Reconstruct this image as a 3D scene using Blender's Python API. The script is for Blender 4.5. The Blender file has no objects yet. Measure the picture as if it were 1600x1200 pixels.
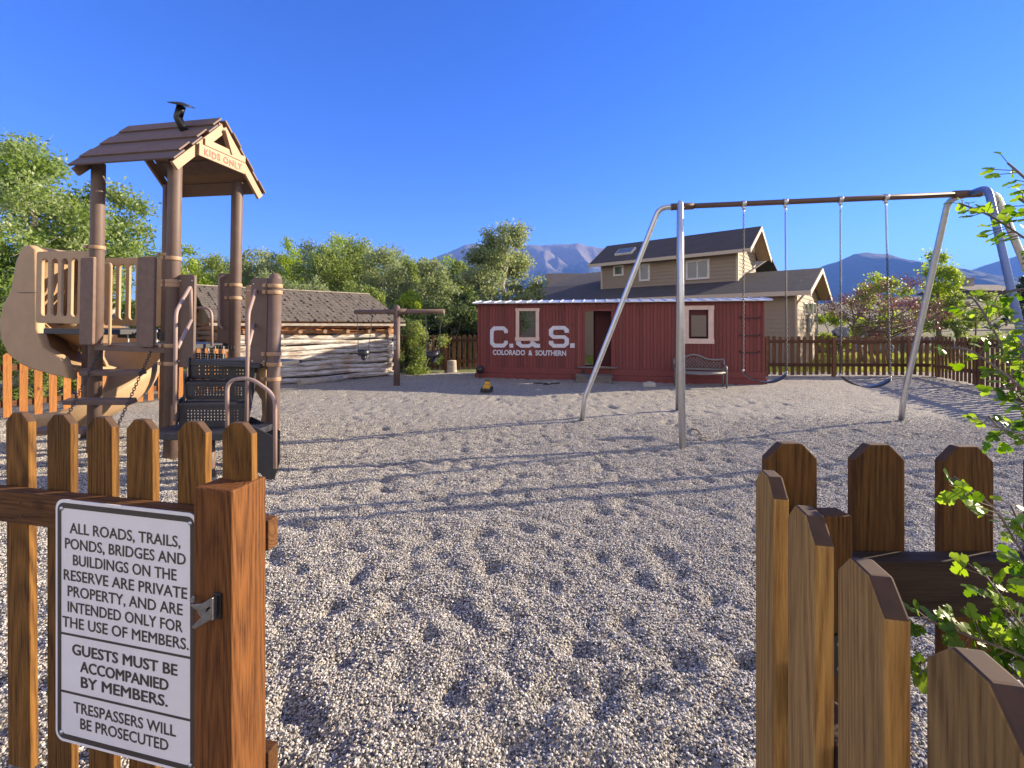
import bpy, bmesh, math, random
import numpy as np
from mathutils import Vector, Matrix, noise as mnoise
R = math.radians
scene = bpy.context.scene
col = scene.collection
random.seed(7); RNG = np.random.default_rng(7)

# ------------------------------------------------------------------ camera, sky, sun, exposure
F, HX, HY, EYE = 711.0, 800.0, 510.0, 1.4
cam = bpy.data.cameras.new('camera'); camo = bpy.data.objects.new('camera', cam); col.objects.link(camo)
cam.sensor_width = 36; cam.lens = 16; cam.shift_y = -90 / 1600; cam.clip_start = .05; cam.clip_end = 20000
camo.location = (0, 0, EYE); camo.rotation_euler = (R(90), 0, 0); scene.camera = camo
FILL_CLOUD = 4.6
SUN_EL, SUN_AZ = R(19.0), R(73.7)                      # azimuth clockwise from +Y (the view axis)
w = bpy.data.worlds.new("World"); scene.world = w; w.use_nodes = True
wn = w.node_tree; bg = wn.nodes['Background']
sky = wn.nodes.new('ShaderNodeTexSky'); sky.sky_type = 'NISHITA'; sky.sun_disc = False
sky.sun_elevation = SUN_EL; sky.sun_rotation = SUN_AZ; sky.altitude = 2400; sky.air_density = 1.0; sky.dust_density = .1; sky.ozone_density = 4.0
hs = wn.nodes.new('ShaderNodeHueSaturation'); hs.inputs['Hue'].default_value = .522; hs.inputs['Saturation'].default_value = 1.22
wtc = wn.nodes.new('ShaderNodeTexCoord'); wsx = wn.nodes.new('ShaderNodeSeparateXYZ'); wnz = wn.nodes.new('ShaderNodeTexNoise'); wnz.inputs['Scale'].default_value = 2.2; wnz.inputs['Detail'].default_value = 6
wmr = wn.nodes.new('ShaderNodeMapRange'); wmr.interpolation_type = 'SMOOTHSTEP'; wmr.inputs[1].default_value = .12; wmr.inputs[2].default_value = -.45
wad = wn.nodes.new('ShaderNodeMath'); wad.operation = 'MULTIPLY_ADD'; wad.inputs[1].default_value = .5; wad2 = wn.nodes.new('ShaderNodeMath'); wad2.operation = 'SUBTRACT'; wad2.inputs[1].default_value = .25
wmx = wn.nodes.new('ShaderNodeMix'); wmx.data_type = 'RGBA'; wmx.inputs[7].default_value = (FILL_CLOUD, FILL_CLOUD * .90, FILL_CLOUD * .80, 1)   # added warm-white cloud bank, unseen behind the viewer, fills the shaded facing sides
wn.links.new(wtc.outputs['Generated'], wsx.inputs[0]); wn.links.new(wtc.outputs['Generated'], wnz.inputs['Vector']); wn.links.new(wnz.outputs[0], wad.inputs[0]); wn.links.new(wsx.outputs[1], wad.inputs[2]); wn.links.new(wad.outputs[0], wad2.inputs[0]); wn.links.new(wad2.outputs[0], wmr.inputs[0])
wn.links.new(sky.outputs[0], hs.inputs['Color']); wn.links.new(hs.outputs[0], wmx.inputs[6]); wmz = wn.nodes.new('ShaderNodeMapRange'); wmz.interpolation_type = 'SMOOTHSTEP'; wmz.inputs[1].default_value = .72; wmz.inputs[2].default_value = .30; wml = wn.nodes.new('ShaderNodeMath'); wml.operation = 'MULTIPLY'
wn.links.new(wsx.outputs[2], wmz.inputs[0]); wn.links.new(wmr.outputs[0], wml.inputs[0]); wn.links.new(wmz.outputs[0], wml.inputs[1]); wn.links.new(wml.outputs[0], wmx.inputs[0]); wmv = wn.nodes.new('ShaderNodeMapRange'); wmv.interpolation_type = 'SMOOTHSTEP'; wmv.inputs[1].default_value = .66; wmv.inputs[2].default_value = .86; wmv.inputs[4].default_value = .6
wvl = wn.nodes.new('ShaderNodeMix'); wvl.data_type = 'RGBA'; wvl.inputs[7].default_value = (2.3, 2.15, 2.0, 1)                       # added pale veil overhead, out of view, keeps ground shade from going blue
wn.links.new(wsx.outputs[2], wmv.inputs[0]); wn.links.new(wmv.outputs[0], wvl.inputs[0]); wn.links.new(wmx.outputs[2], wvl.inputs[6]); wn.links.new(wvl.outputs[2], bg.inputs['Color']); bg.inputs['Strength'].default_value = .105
sl = bpy.data.lights.new('sun', 'SUN'); sl.energy = 5.0; sl.angle = R(.5); sl.color = (1, .84, .60)
so = bpy.data.objects.new('sun', sl); col.objects.link(so)
sd = Vector((math.sin(SUN_AZ) * math.cos(SUN_EL), math.cos(SUN_AZ) * math.cos(SUN_EL), math.sin(SUN_EL)))
so.rotation_euler = sd.to_track_quat('Z', 'Y').to_euler(); so.location = sd * 60
scene.view_settings.view_transform = 'Standard'; scene.view_settings.look = 'None'
scene.view_settings.exposure = 1.75; scene.view_settings.gamma = 1
scene.cycles.use_denoising = True; scene.cycles.max_bounces = 8; scene.cycles.transparent_max_bounces = 8
scene.cycles.volume_bounces = 0

# ------------------------------------------------------------------ pixel -> place
def at(px, py, Y): return Vector(((px - HX) / F * Y, Y, EYE - (py - HY) / F * Y))
def gnd(px, py):
    Y = EYE * F / (py - HY); return Vector(((px - HX) / F * Y, Y, 0))
class Frame:                                            # a local frame; P(px,py,y=..) puts a sight line onto a local plane
    def __init__(s, loc, rz, ry=0):
        s.M = Matrix.Translation(loc) @ Matrix.Rotation(rz, 4, 'Z') @ Matrix.Rotation(ry, 4, 'Y'); s.I = s.M.inverted()
    def hit(s, px, py, axis, val):
        o = s.I @ Vector((0, 0, EYE)); d = s.I.to_3x3() @ Vector(((px - HX) / F, 1, (HY - py) / F))
        k = (val - o[axis]) / d[axis]; return o + d * k
    def y(s, px, py, v=0): return s.hit(px, py, 1, v)
    def x(s, px, py, v=0): return s.hit(px, py, 0, v)

# ------------------------------------------------------------------ objects
def tag(o, label=None, cat=None, group=None, kind=None):
    if label: o['label'] = label
    if cat: o['category'] = cat
    if group: o['group'] = group
    if kind: o['kind'] = kind
    return o
def thing(name, label, cat, loc=(0, 0, 0), rz=0, ry=0, group=None):
    o = bpy.data.objects.new(name, None); o.empty_display_size = .2; col.objects.link(o)
    o.location = loc; o.rotation_mode = 'ZYX' if False else 'XYZ'; o.rotation_euler = (0, ry, rz)
    return tag(o, label, cat, group)
def link(name, me, mat=None, parent=None, bevel=0, loc=None, rot=None):
    o = bpy.data.objects.new(name, me); col.objects.link(o)
    if mat is not None and not me.materials: me.materials.append(mat)
    if parent: o.parent = parent
    if loc is not None: o.location = loc
    if rot is not None: o.rotation_euler = rot
    if bevel:
        m = o.modifiers.new('bevel', 'BEVEL'); m.width = bevel; m.segments = 2; m.limit_method = 'ANGLE'; m.angle_limit = R(35)
    return o
def copy(o, parent=None, loc=None, rot=None):
    c = o.copy(); col.objects.link(c)
    if parent: c.parent = parent
    if loc is not None: c.location = loc
    if rot is not None: c.rotation_euler = rot
    return c

class MB:
    def __init__(s): s.v = []; s.f = []; s.sm = []; s.uv = []; s.tint = []
    def add(s, vs, fs, smooth=False, uv=None, tint=0.0):
        b = len(s.v); s.v += [tuple(p) for p in vs]
        for i, f in enumerate(fs):
            s.f.append([b + k for k in f]); s.sm.append(smooth); s.uv.append(uv[i] if uv else [(0, 0)] * len(f)); s.tint.append(tint)
        return s
    def quad(s, a, b, c, d, uv=None, tint=0.0): return s.add([a, b, c, d], [(0, 1, 2, 3)], False, [uv] if uv else None, tint)
    def box(s, x0, x1, y0, y1, z0, z1, M=None, tint=0.0):
        vs = [Vector((x, y, z)) for z in (z0, z1) for y in (y0, y1) for x in (x0, x1)]
        if M is not None: vs = [M @ p for p in vs]
        return s.add(vs, [(0, 2, 3, 1), (4, 5, 7, 6), (0, 1, 5, 4), (1, 3, 7, 5), (3, 2, 6, 7), (2, 0, 4, 6)], tint=tint)
    def beam(s, a, b, w_, h_, up=Vector((0, 0, 1)), tint=0.0):           # box of section w_ x h_ from a to b
        a, b = Vector(a), Vector(b); d = (b - a); L = d.length; z = d / L
        x = up.cross(z)
        if x.length < 1e-4: x = Vector((1, 0, 0))
        x.normalize(); y = z.cross(x)
        M = Matrix((( x.x, y.x, z.x, a.x), (x.y, y.y, z.y, a.y), (x.z, y.z, z.z, a.z), (0, 0, 0, 1)))
        return s.box(-w_ / 2, w_ / 2, -h_ / 2, h_ / 2, 0, L, M, tint)
    def tube(s, pts, r, n=10, cap=True, tint=0.0):
        pts = [Vector(p) for p in pts]; rs = r if isinstance(r, (list, tuple)) else [r] * len(pts)
        t0 = (pts[1] - pts[0]).normalized(); ref = Vector((0, 0, 1)) if abs(t0.z) < .9 else Vector((1, 0, 0))
        nrm = t0.cross(ref).normalized(); vs = []; prev = t0
        for i, p in enumerate(pts):
            if i == 0: t = t0
            elif i == len(pts) - 1: t = (pts[i] - pts[i - 1]).normalized()
            else: t = ((pts[i + 1] - p).normalized() + (p - pts[i - 1]).normalized()).normalized()
            nrm = (nrm - t * nrm.dot(t)).normalized(); bn = t.cross(nrm)
            for k in range(n):
                a = 2 * math.pi * k / n; vs.append(p + (nrm * math.cos(a) + bn * math.sin(a)) * rs[i])
        fs = [(i * n + k, i * n + (k + 1) % n, (i + 1) * n + (k + 1) % n, (i + 1) * n + k) for i in range(len(pts) - 1) for k in range(n)]
        s.add(vs, fs, True, tint=tint)
        if cap:
            b = len(s.v) - len(vs); m = len(vs)
            s.f.append([b + k for k in range(n)][::-1]); s.sm.append(False); s.uv.append([(0, 0)] * n); s.tint.append(tint)
            s.f.append([b + m - n + k for k in range(n)]); s.sm.append(False); s.uv.append([(0, 0)] * n); s.tint.append(tint)
        return s
    def lathe(s, prof, n=24, M=None, tint=0.0):
        vs = []
        for r_, z_ in prof:
            for k in range(n):
                a = 2 * math.pi * k / n; p = Vector((r_ * math.cos(a), r_ * math.sin(a), z_)); vs.append(M @ p if M is not None else p)
        fs = [(i * n + k, i * n + (k + 1) % n, (i + 1) * n + (k + 1) % n, (i + 1) * n + k) for i in range(len(prof) - 1) for k in range(n)]
        return s.add(vs, fs, True, tint=tint)
    def prism(s, poly, y0, y1, M=None, tint=0.0):                        # polygon in xz (counter-clockwise seen from -y) pushed along y
        n = len(poly); vs = [Vector((x, y0, z)) for x, z in poly] + [Vector((x, y1, z)) for x, z in poly]
        if M is not None: vs = [M @ p for p in vs]
        fs = [tuple(range(n)), tuple(range(2 * n - 1, n - 1, -1))] + [(i, i + n, (i + 1) % n + n, (i + 1) % n) for i in range(n)]
        return s.add(vs, fs, tint=tint)
    def mesh(s, name):
        me = bpy.data.meshes.new(name); me.from_pydata(s.v, [], s.f); me.update()
        me.polygons.foreach_set('use_smooth', s.sm)
        u = me.uv_layers.new(name='uv'); u.data.foreach_set('uv', [c for f in s.uv for p in f for c in p])
        a = me.attributes.new('tint', 'FLOAT', 'FACE'); a.data.foreach_set('value', s.tint)
        me.update(); return me
    def build(s, name, mat, parent=None, bevel=0, loc=None, rot=None): return link(name, s.mesh(name), mat, parent, bevel, loc, rot)

def curve_mesh(polys, ext, bev=0.0):                                     # filled outline (with holes) -> upright plate, front towards -y
    cu = bpy.data.curves.new('c', 'CURVE'); cu.dimensions = '2D'; cu.fill_mode = 'BOTH'; cu.extrude = ext; cu.bevel_depth = bev; cu.bevel_resolution = 1
    for poly in polys:
        sp = cu.splines.new('POLY'); sp.points.add(len(poly) - 1); sp.use_cyclic_u = True
        for p, q in zip(sp.points, poly): p.co = (q[0], q[1], 0, 1)
    return _eval(cu)
def text_mesh(body, size, ext=.0006, align='CENTER', bold=0.0, shear=0, space=1.0, line=1.0):
    cu = bpy.data.curves.new('t', 'FONT'); cu.body = body; cu.size = size; cu.extrude = ext; cu.align_x = align; cu.align_y = 'TOP_BASELINE'
    cu.offset = bold; cu.space_character = space; cu.space_line = line; cu.shear = shear; cu.resolution_u = 3
    return _eval(cu)
def _eval(cu):
    ob = bpy.data.objects.new('tmp', cu); col.objects.link(ob); bpy.context.view_layer.update()
    me = bpy.data.meshes.new_from_object(ob.evaluated_get(bpy.context.evaluated_depsgraph_get()))
    bpy.data.objects.remove(ob); me.materials.clear()
    me.transform(Matrix.Rotation(R(90), 4, 'X')); me.update(); return me
def rrect(x0, x1, z0, z1, r, n=5):
    out = []
    for cx, cz, a0 in ((x1 - r, z1 - r, 0), (x0 + r, z1 - r, 90), (x0 + r, z0 + r, 180), (x1 - r, z0 + r, 270)):
        for k in range(n + 1):
            a = R(a0 + 90 * k / n); out.append((cx + r * math.cos(a), cz + r * math.sin(a)))
    return out
def bend(pts, r=.06, n=5):                                               # polyline with rounded corners
    pts = [Vector(p) for p in pts]; out = [pts[0]]
    for a, b, c in zip(pts, pts[1:], pts[2:]):
        d0, d1 = (a - b), (c - b); q = min(r, d0.length * .45, d1.length * .45); p0 = b + d0.normalized() * q; p1 = b + d1.normalized() * q
        for k in range(n + 1):
            t = k / n; out.append(p0 * (1 - t) ** 2 + b * 2 * t * (1 - t) + p1 * t * t)
    return out + [pts[-1]]
def chain_into(mb, a, b, link_len=.034, wire=.0035, wide=.011):
    a, b = Vector(a), Vector(b); d = b - a; n = max(2, int(d.length / (link_len * .72))); z = d.normalized()
    x = z.cross(Vector((.3, 1, .1))).normalized(); y = z.cross(x)
    for i in range(n):
        c = a + d * ((i + .5) / n); s_ = x if i % 2 else y; h = link_len / 2 - wide
        pts = []
        for k in range(8):
            t = 2 * math.pi * k / 8; pts.append(c + s_ * (wide * math.cos(t)) + z * (wide * math.sin(t) + (h if math.sin(t) > .01 else -h if math.sin(t) < -.01 else 0)))
        pts.append(pts[0]); mb.tube(pts, wire, 5, cap=False)
    return mb

# ------------------------------------------------------------------ materials
def new_mat(name):
    m = bpy.data.materials.new(name); m.use_nodes = True; nt = m.node_tree; return m, nt, nt.nodes['Principled BSDF']
def nd(nt, kind, ins=None, **props):
    n = nt.nodes.new('ShaderNode' + kind)
    for k, v in props.items(): setattr(n, k, v)
    for k, v in (ins or {}).items():
        if isinstance(v, bpy.types.NodeSocket): nt.links.new(v, n.inputs[k])
        else: n.inputs[k].default_value = v
    return n
def ramp(nt, fac, stops, interp='LINEAR'):
    r = nt.nodes.new('ShaderNodeValToRGB'); nt.links.new(fac, r.inputs[0]); cr = r.color_ramp; cr.interpolation = interp
    while len(cr.elements) < len(stops): cr.elements.new(.5)
    for e, (p, c) in zip(cr.elements, stops): e.position = p; e.color = (*c, 1)
    return r.outputs[0]
def bump(nt, b, h, strength=.3, dist=.01):
    n = nd(nt, 'Bump', {'Height': h, 'Strength': strength, 'Distance': dist}); nt.links.new(n.outputs[0], b.inputs['Normal']); return n
def mixc(nt, fac, a, b, mode='MIX'):
    n = nt.nodes.new('ShaderNodeMix'); n.data_type = 'RGBA'; n.blend_type = mode
    for i, v in ((0, fac), (6, a), (7, b)):
        if isinstance(v, bpy.types.NodeSocket): nt.links.new(v, n.inputs[i])
        else: n.inputs[i].default_value = v if i == 0 else (*v, 1)
    return n.outputs[2]
def math_(nt, op, a, b=0.0, c=0.0):
    n = nt.nodes.new('ShaderNodeMath'); n.operation = op
    for i, v in enumerate((a, b, c)):
        if isinstance(v, bpy.types.NodeSocket): nt.links.new(v, n.inputs[i])
        else: n.inputs[i].default_value = v
    return n.outputs[0]
def plain(name, c, rough=.5, metal=0.0, var=.12, scale=6, bumps=.0, spec=.5):
    m, nt, b = new_mat(name); tc = nd(nt, 'TexCoord')
    n = nd(nt, 'TexNoise', {'Vector': tc.outputs['Object'], 'Scale': scale, 'Detail': 6, 'Roughness': .65})
    cc = ramp(nt, n.outputs[0], [(.25, tuple(x * (1 - var) for x in c)), (.75, tuple(min(1, x * (1 + var)) for x in c))])
    nt.links.new(cc, b.inputs['Base Color']); b.inputs['Metallic'].default_value = metal; b.inputs['Specular IOR Level'].default_value = spec
    nt.links.new(math_(nt, 'MULTIPLY_ADD', n.outputs[0], .25, rough - .12), b.inputs['Roughness'])
    if bumps:
        n2 = nd(nt, 'TexNoise', {'Vector': tc.outputs['Object'], 'Scale': 220, 'Detail': 2}); bump(nt, b, n2.outputs[0], bumps, .002)
    return m
def wood(name, light, dark, axis='Z', rough=.75, ring=38, fine=1.0, grey=None):
    m, nt, b = new_mat(name); tc = nd(nt, 'TexCoord'); oi = nd(nt, 'ObjectInfo')
    off = nd(nt, 'Combine' + 'XYZ', {0: math_(nt, 'MULTIPLY', oi.outputs['Random'], 31.7), 1: math_(nt, 'MULTIPLY', oi.outputs['Random'], 17.3), 2: math_(nt, 'MULTIPLY', oi.outputs['Random'], 53.1)})
    v0 = nd(nt, 'VectorMath', {0: tc.outputs['Object'], 1: off.outputs[0]}, operation='ADD').outputs[0]
    sc = {'Z': (1, 1, .045), 'X': (.045, 1, 1), 'Y': (1, .045, 1)}[axis]
    v = nd(nt, 'VectorMath', {0: v0, 1: sc}, operation='MULTIPLY').outputs[0]
    warp = nd(nt, 'TexNoise', {'Vector': v, 'Scale': 9, 'Detail': 2})
    rings = nd(nt, 'TexNoise', {'Vector': v, 'Scale': 5.0, 'Detail': .5, 'Distortion': .5})
    band = math_(nt, 'FRACT', math_(nt, 'MULTIPLY', rings.outputs[0], ring))
    tri = math_(nt, 'ABSOLUTE', math_(nt, 'SUBTRACT', band, .5))
    fib = nd(nt, 'TexNoise', {'Vector': v, 'Scale': 230 * fine, 'Detail': 4, 'Roughness': .7})
    kn = nd(nt, 'TexVoronoi', {'Vector': nd(nt, 'VectorMath', {0: v0, 1: tuple(.55 if q < .5 else 1 for q in sc)}, operation='MULTIPLY').outputs[0], 'Scale': 5.5, 'Randomness': 1})
    knot = ramp(nt, kn.outputs['Distance'], [(.05, (1, 1, 1)), (.13, (0, 0, 0))])
    f = math_(nt, 'ADD', math_(nt, 'MULTIPLY', tri, .42), math_(nt, 'MULTIPLY', fib.outputs[0], .88))
    c = ramp(nt, f, [(.32, dark), (.50, tuple(.5 * (a + d) for a, d in zip(light, dark))), (.70, light)])
    c = mixc(nt, math_(nt, 'MULTIPLY', warp.outputs[0], .45), c, tuple(x * .45 for x in dark))
    c = mixc(nt, math_(nt, 'MULTIPLY', knot, .85), c, tuple(x * .3 for x in dark))
    if grey:
        g = nd(nt, 'TexNoise', {'Vector': v0, 'Scale': 5, 'Detail': 5}); c = mixc(nt, ramp(nt, g.outputs[0], [(.42, (0, 0, 0)), (.62, (1, 1, 1))]), c, grey)
    hv = nd(nt, 'HueSaturation', {'Color': c, 'Value': math_(nt, 'MULTIPLY_ADD', oi.outputs['Random'], .4, .8)})
    nt.links.new(hv.outputs[0], b.inputs['Base Color']); b.inputs['Roughness'].default_value = rough; b.inputs['Specular IOR Level'].default_value = .2
    bump(nt, b, f, .45, .003); return m
def leafmat(name, cols, trans=.45, rough=.45):
    m, nt, b = new_mat(name); a = nd(nt, 'Attribute', attribute_name='tint')
    st = [(i / (len(cols) - 1), c) for i, c in enumerate(cols)]
    c = ramp(nt, a.outputs['Fac'], st)
    nt.links.new(c, b.inputs['Base Color']); b.inputs['Roughness'].default_value = rough; b.inputs['Specular IOR Level'].default_value = .4
    t = nd(nt, 'BsdfTranslucent', {'Color': nd(nt, 'HueSaturation', {'Color': c, 'Value': 1.5, 'Saturation': 1.1, 'Hue': .485}).outputs[0]})
    mx = nd(nt, 'MixShader', {0: trans, 1: b.outputs[0], 2: t.outputs[0]}); nt.links.new(mx.outputs[0], nt.nodes['Material Output'].inputs['Surface'])
    return m
PEB = [(0, (.045, .043, .043)), (.14, (.11, .104, .10)), (.32, (.30, .28, .255)), (.5, (.48, .445, .395)), (.64, (.37, .335, .285)), (.8, (.57, .54, .485)), (.94, (.76, .73, .67)), (1, (.44, .31, .20))]
def gravel_mat():
    m, nt, b = new_mat('gravel'); tc = nd(nt, 'TexCoord')
    vo = nd(nt, 'TexVoronoi', {'Vector': tc.outputs['Object'], 'Scale': 110}); wh = nd(nt, 'TexWhiteNoise', {'Vector': vo.outputs['Color']})
    c = ramp(nt, wh.outputs['Value'], PEB)
    lo = nd(nt, 'TexNoise', {'Vector': tc.outputs['Object'], 'Scale': 1.1, 'Detail': 5})
    c = mixc(nt, ramp(nt, lo.outputs[0], [(.4, (0, 0, 0)), (.75, (.35, .35, .35))]), c, (.29, .265, .23))
    nt.links.new(c, b.inputs['Base Color']); b.inputs['Roughness'].default_value = .85
    n2 = nd(nt, 'TexNoise', {'Vector': tc.outputs['Object'], 'Scale': 14, 'Detail': 6, 'Roughness': .7})
    h = math_(nt, 'ADD', math_(nt, 'MULTIPLY', vo.outputs['Distance'], -1.0), math_(nt, 'MULTIPLY', n2.outputs[0], 3.4))
    bump(nt, b, h, 1.0, .02); return m
def ground_mat():
    m, nt, b = new_mat('lawn'); tc = nd(nt, 'TexCoord')
    a = nd(nt, 'TexNoise', {'Vector': tc.outputs['Object'], 'Scale': .35, 'Detail': 8, 'Roughness': .7}); f = nd(nt, 'TexNoise', {'Vector': tc.outputs['Object'], 'Scale': 9, 'Detail': 6, 'Roughness': .75})
    c = ramp(nt, a.outputs[0], [(.35, (.20, .25, .05)), (.5, (.26, .27, .07)), (.62, (.25, .21, .10)), (.75, (.30, .25, .15))])
    c = mixc(nt, math_(nt, 'MULTIPLY', f.outputs[0], .8), c, (.05, .065, .015)); sp_ = nd(nt, 'SeparateXYZ', {0: tc.outputs['Object']}); far = nd(nt, 'MapRange', {0: sp_.outputs[1], 1: 23.0, 2: 28.0}).outputs[0]
    dry = ramp(nt, f.outputs[0], [(.35, (.10, .105, .05)), (.5, (.20, .17, .09)), (.65, (.29, .235, .14))]); c = mixc(nt, far, c, dry)
    nt.links.new(c, b.inputs['Base Color']); b.inputs['Roughness'].default_value = .9
    bump(nt, b, f.outputs[0], .6, .08); return m
def mountain_mat(name, forest, rock, lo, hi):
    m, nt, b = new_mat(name); g = nd(nt, 'NewGeometry'); sx = nd(nt, 'SeparateXYZ', {0: g.outputs['Position']})
    n = nd(nt, 'TexNoise', {'Vector': g.outputs['Position'], 'Scale': .006, 'Detail': 9, 'Roughness': .65}); n2 = nd(nt, 'TexNoise', {'Vector': g.outputs['Position'], 'Scale': .04, 'Detail': 6, 'Roughness': .7})
    z = math_(nt, 'ADD', math_(nt, 'DIVIDE', math_(nt, 'SUBTRACT', sx.outputs[2], lo), hi - lo), math_(nt, 'MULTIPLY', math_(nt, 'SUBTRACT', n.outputs[0], .5), 1.6))
    f = ramp(nt, z, [(.35, (0, 0, 0)), (.6, (1, 1, 1))]); c = mixc(nt, f, forest, rock); c = mixc(nt, math_(nt, 'MULTIPLY', n2.outputs[0], .6), c, tuple(x * .4 for x in forest))
    nt.links.new(c, b.inputs['Base Color']); b.inputs['Roughness'].default_value = .95; bump(nt, b, n2.outputs[0], .8, 14); return m
def shingle_mat(name, c1, c2, sx=.33, sy=.14):
    m, nt, b = new_mat(name); u = nd(nt, 'UVMap', uv_map='uv')
    br = nd(nt, 'TexBrick', {'Vector': u.outputs[0], 'Color1': (*c1, 1), 'Color2': (*c2, 1), 'Mortar': (*[x * .35 for x in c1], 1), 'Scale': 1, 'Mortar Size': .008, 'Bias': 0, 'Brick Width': sx, 'Row Height': sy}); br.offset = .5
    n = nd(nt, 'TexNoise', {'Vector': u.outputs[0], 'Scale': 40, 'Detail': 4}); n3 = nd(nt, 'TexNoise', {'Vector': u.outputs[0], 'Scale': 1.3, 'Detail': 4})
    c = mixc(nt, math_(nt, 'MULTIPLY', n.outputs[0], .5), br.outputs[0], tuple(x * .5 for x in c1)); c = mixc(nt, math_(nt, 'MULTIPLY', n3.outputs[0], .35), c, tuple(x * 1.4 for x in c2))
    nt.links.new(c, b.inputs['Base Color']); b.inputs['Roughness'].default_value = .9; bump(nt, b, math_(nt, 'SUBTRACT', n.outputs[0], math_(nt, 'MULTIPLY', br.outputs['Fac'], 2)), .6, .02); return m
def redboard_mat():
    m, nt, b = new_mat('red_boards'); tc = nd(nt, 'TexCoord'); a = nd(nt, 'Attribute', attribute_name='tint')
    v = nd(nt, 'VectorMath', {0: tc.outputs['Object'], 1: (1, 1, .08)}, operation='MULTIPLY').outputs[0]
    f = nd(nt, 'TexNoise', {'Vector': v, 'Scale': 45, 'Detail': 5, 'Roughness': .7}); g = nd(nt, 'TexNoise', {'Vector': tc.outputs['Object'], 'Scale': 1.8, 'Detail': 6})
    c = ramp(nt, f.outputs[0], [(.3, (.11, .024, .020)), (.7, (.205, .042, .034))]); c = mixc(nt, math_(nt, 'MULTIPLY', g.outputs[0], .5), c, (.12, .03, .026))
    wear = nd(nt, 'TexNoise', {'Vector': v, 'Scale': 40, 'Detail': 8, 'Roughness': .85}); c = mixc(nt, ramp(nt, wear.outputs[0], [(.60, (0, 0, 0)), (.72, (.7, .7, .7))]), c, (.22, .11, .09))
    hv = nd(nt, 'HueSaturation', {'Color': c, 'Value': math_(nt, 'MULTIPLY_ADD', a.outputs['Fac'], .4, .85)}); nt.links.new(hv.outputs[0], b.inputs['Base Color'])
    b.inputs['Roughness'].default_value = .7; bump(nt, b, f.outputs[0], .3, .004); return m
def log_mat(name, cols):
    m, nt, b = new_mat(name); tc = nd(nt, 'TexCoord'); a = nd(nt, 'Attribute', attribute_name='tint')
    v = nd(nt, 'VectorMath', {0: tc.outputs['Object'], 1: (.1, 1, 1)}, operation='MULTIPLY').outputs[0]
    f = nd(nt, 'TexNoise', {'Vector': v, 'Scale': 26, 'Detail': 7, 'Roughness': .75}); g = nd(nt, 'TexNoise', {'Vector': tc.outputs['Object'], 'Scale': 3, 'Detail': 5})
    c = ramp(nt, a.outputs['Fac'], [(i / (len(cols) - 1), q) for i, q in enumerate(cols)])
    c = mixc(nt, ramp(nt, f.outputs[0], [(.36, (1, 1, 1)), (.56, (0, 0, 0))]), c, (.09, .06, .04)); c = mixc(nt, ramp(nt, g.outputs[0], [(.5, (0, 0, 0)), (.68, (.55, .55, .55))]), c, (.33, .20, .10))
    nt.links.new(c, b.inputs['Base Color']); b.inputs['Roughness'].default_value = .85; bump(nt, b, f.outputs[0], .7, .02); return m
def glass_mat():
    m, nt, b = new_mat('window_glass'); b.inputs['Base Color'].default_value = (.03, .045, .05, 1); b.inputs['Roughness'].default_value = .04; b.inputs['Specular IOR Level'].default_value = .9
    b.inputs['Coat Weight'].default_value = .6; return m
M = {}
M['picket'] = wood('stained_picket', (.245, .115, .026), (.045, .019, .006)); M['rail'] = wood('stained_rail', (.17, .075, .024), (.045, .018, .008), 'X')
M['post'] = wood('stained_post', (.20, .078, .022), (.05, .018, .006), ring=46)
M['endgrain'] = plain('end_grain', (.07, .036, .018), .85, var=.4, scale=40)
M['gate'] = wood('gate_wood', (.54, .30, .088), (.20, .098, .028)); M['picket2'] = wood('aged_picket', (.20, .095, .026), (.045, .02, .007)); M['rail2'] = wood('aged_dark_rail', (.085, .055, .04), (.028, .019, .014), 'X')
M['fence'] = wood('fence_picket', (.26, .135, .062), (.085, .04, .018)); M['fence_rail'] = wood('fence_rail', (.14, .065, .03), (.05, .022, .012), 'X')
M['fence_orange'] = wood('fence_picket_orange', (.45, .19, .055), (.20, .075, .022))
M['brown'] = plain('brown_plastic', (.135, .092, .077), .55, var=.2, bumps=.2, spec=.3); M['dkbrown'] = plain('dark_brown_plank', (.16, .105, .082), .6, var=.25, scale=14, bumps=.3, spec=.3)
M['dkplank'] = plain('darker_roof_plank', (.12, .08, .065), .6, scale=14, bumps=.25)
M['tan'] = plain('tan_plastic', (.39, .265, .155), .55, var=.12, bumps=.15, spec=.3); M['gable'] = plain('gable_board', (.36, .22, .125), .55, bumps=.2)
M['mauve'] = plain('mauve_rail', (.31, .22, .195), .5, var=.06); M['deck'] = plain('black_deck', (.028, .028, .034), .5, var=.3, scale=20, bumps=.2)
M['under'] = plain('roof_underside', (.20, .115, .065), .6)
M['steel'] = plain('dull_steel', (.30, .30, .31), .35, .9, .25, 60)
M['black'] = plain('black_metal', (.012, .012, .014), .35); M['galv'] = plain('galvanised', (.55, .56, .58), .34, .85, .1, 14); M['blue'] = plain('blue_pipe', (.13, .2, .42), .4, .3, .1, 9)
M['rust'] = plain('brown_beam', (.11, .062, .045), .5, .2, .25, 18); M['chain'] = plain('chain_steel', (.055, .055, .065), .5, .25); M['rubber'] = plain('swing_rubber', (.014, .016, .022), .38, var=.2)
M['grey'] = plain('grey_plastic', (.25, .25, .26), .5); M['white'] = plain('white_sign', (.80, .78, .81), .35, var=.07); M['ink'] = plain('sign_ink', (.055, .045, .04), .5, var=.1)
M['red_ink'] = plain('red_marker', (.55, .05, .03), .6, var=.2, scale=40); M['letter'] = plain('white_paint', (.58, .59, .66), .7, var=.12, scale=12)
nt = M['letter'].node_tree; b = nt.nodes['Principled BSDF']; src = b.inputs['Base Color'].links[0].from_socket; tc = nd(nt, 'TexCoord')
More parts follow.
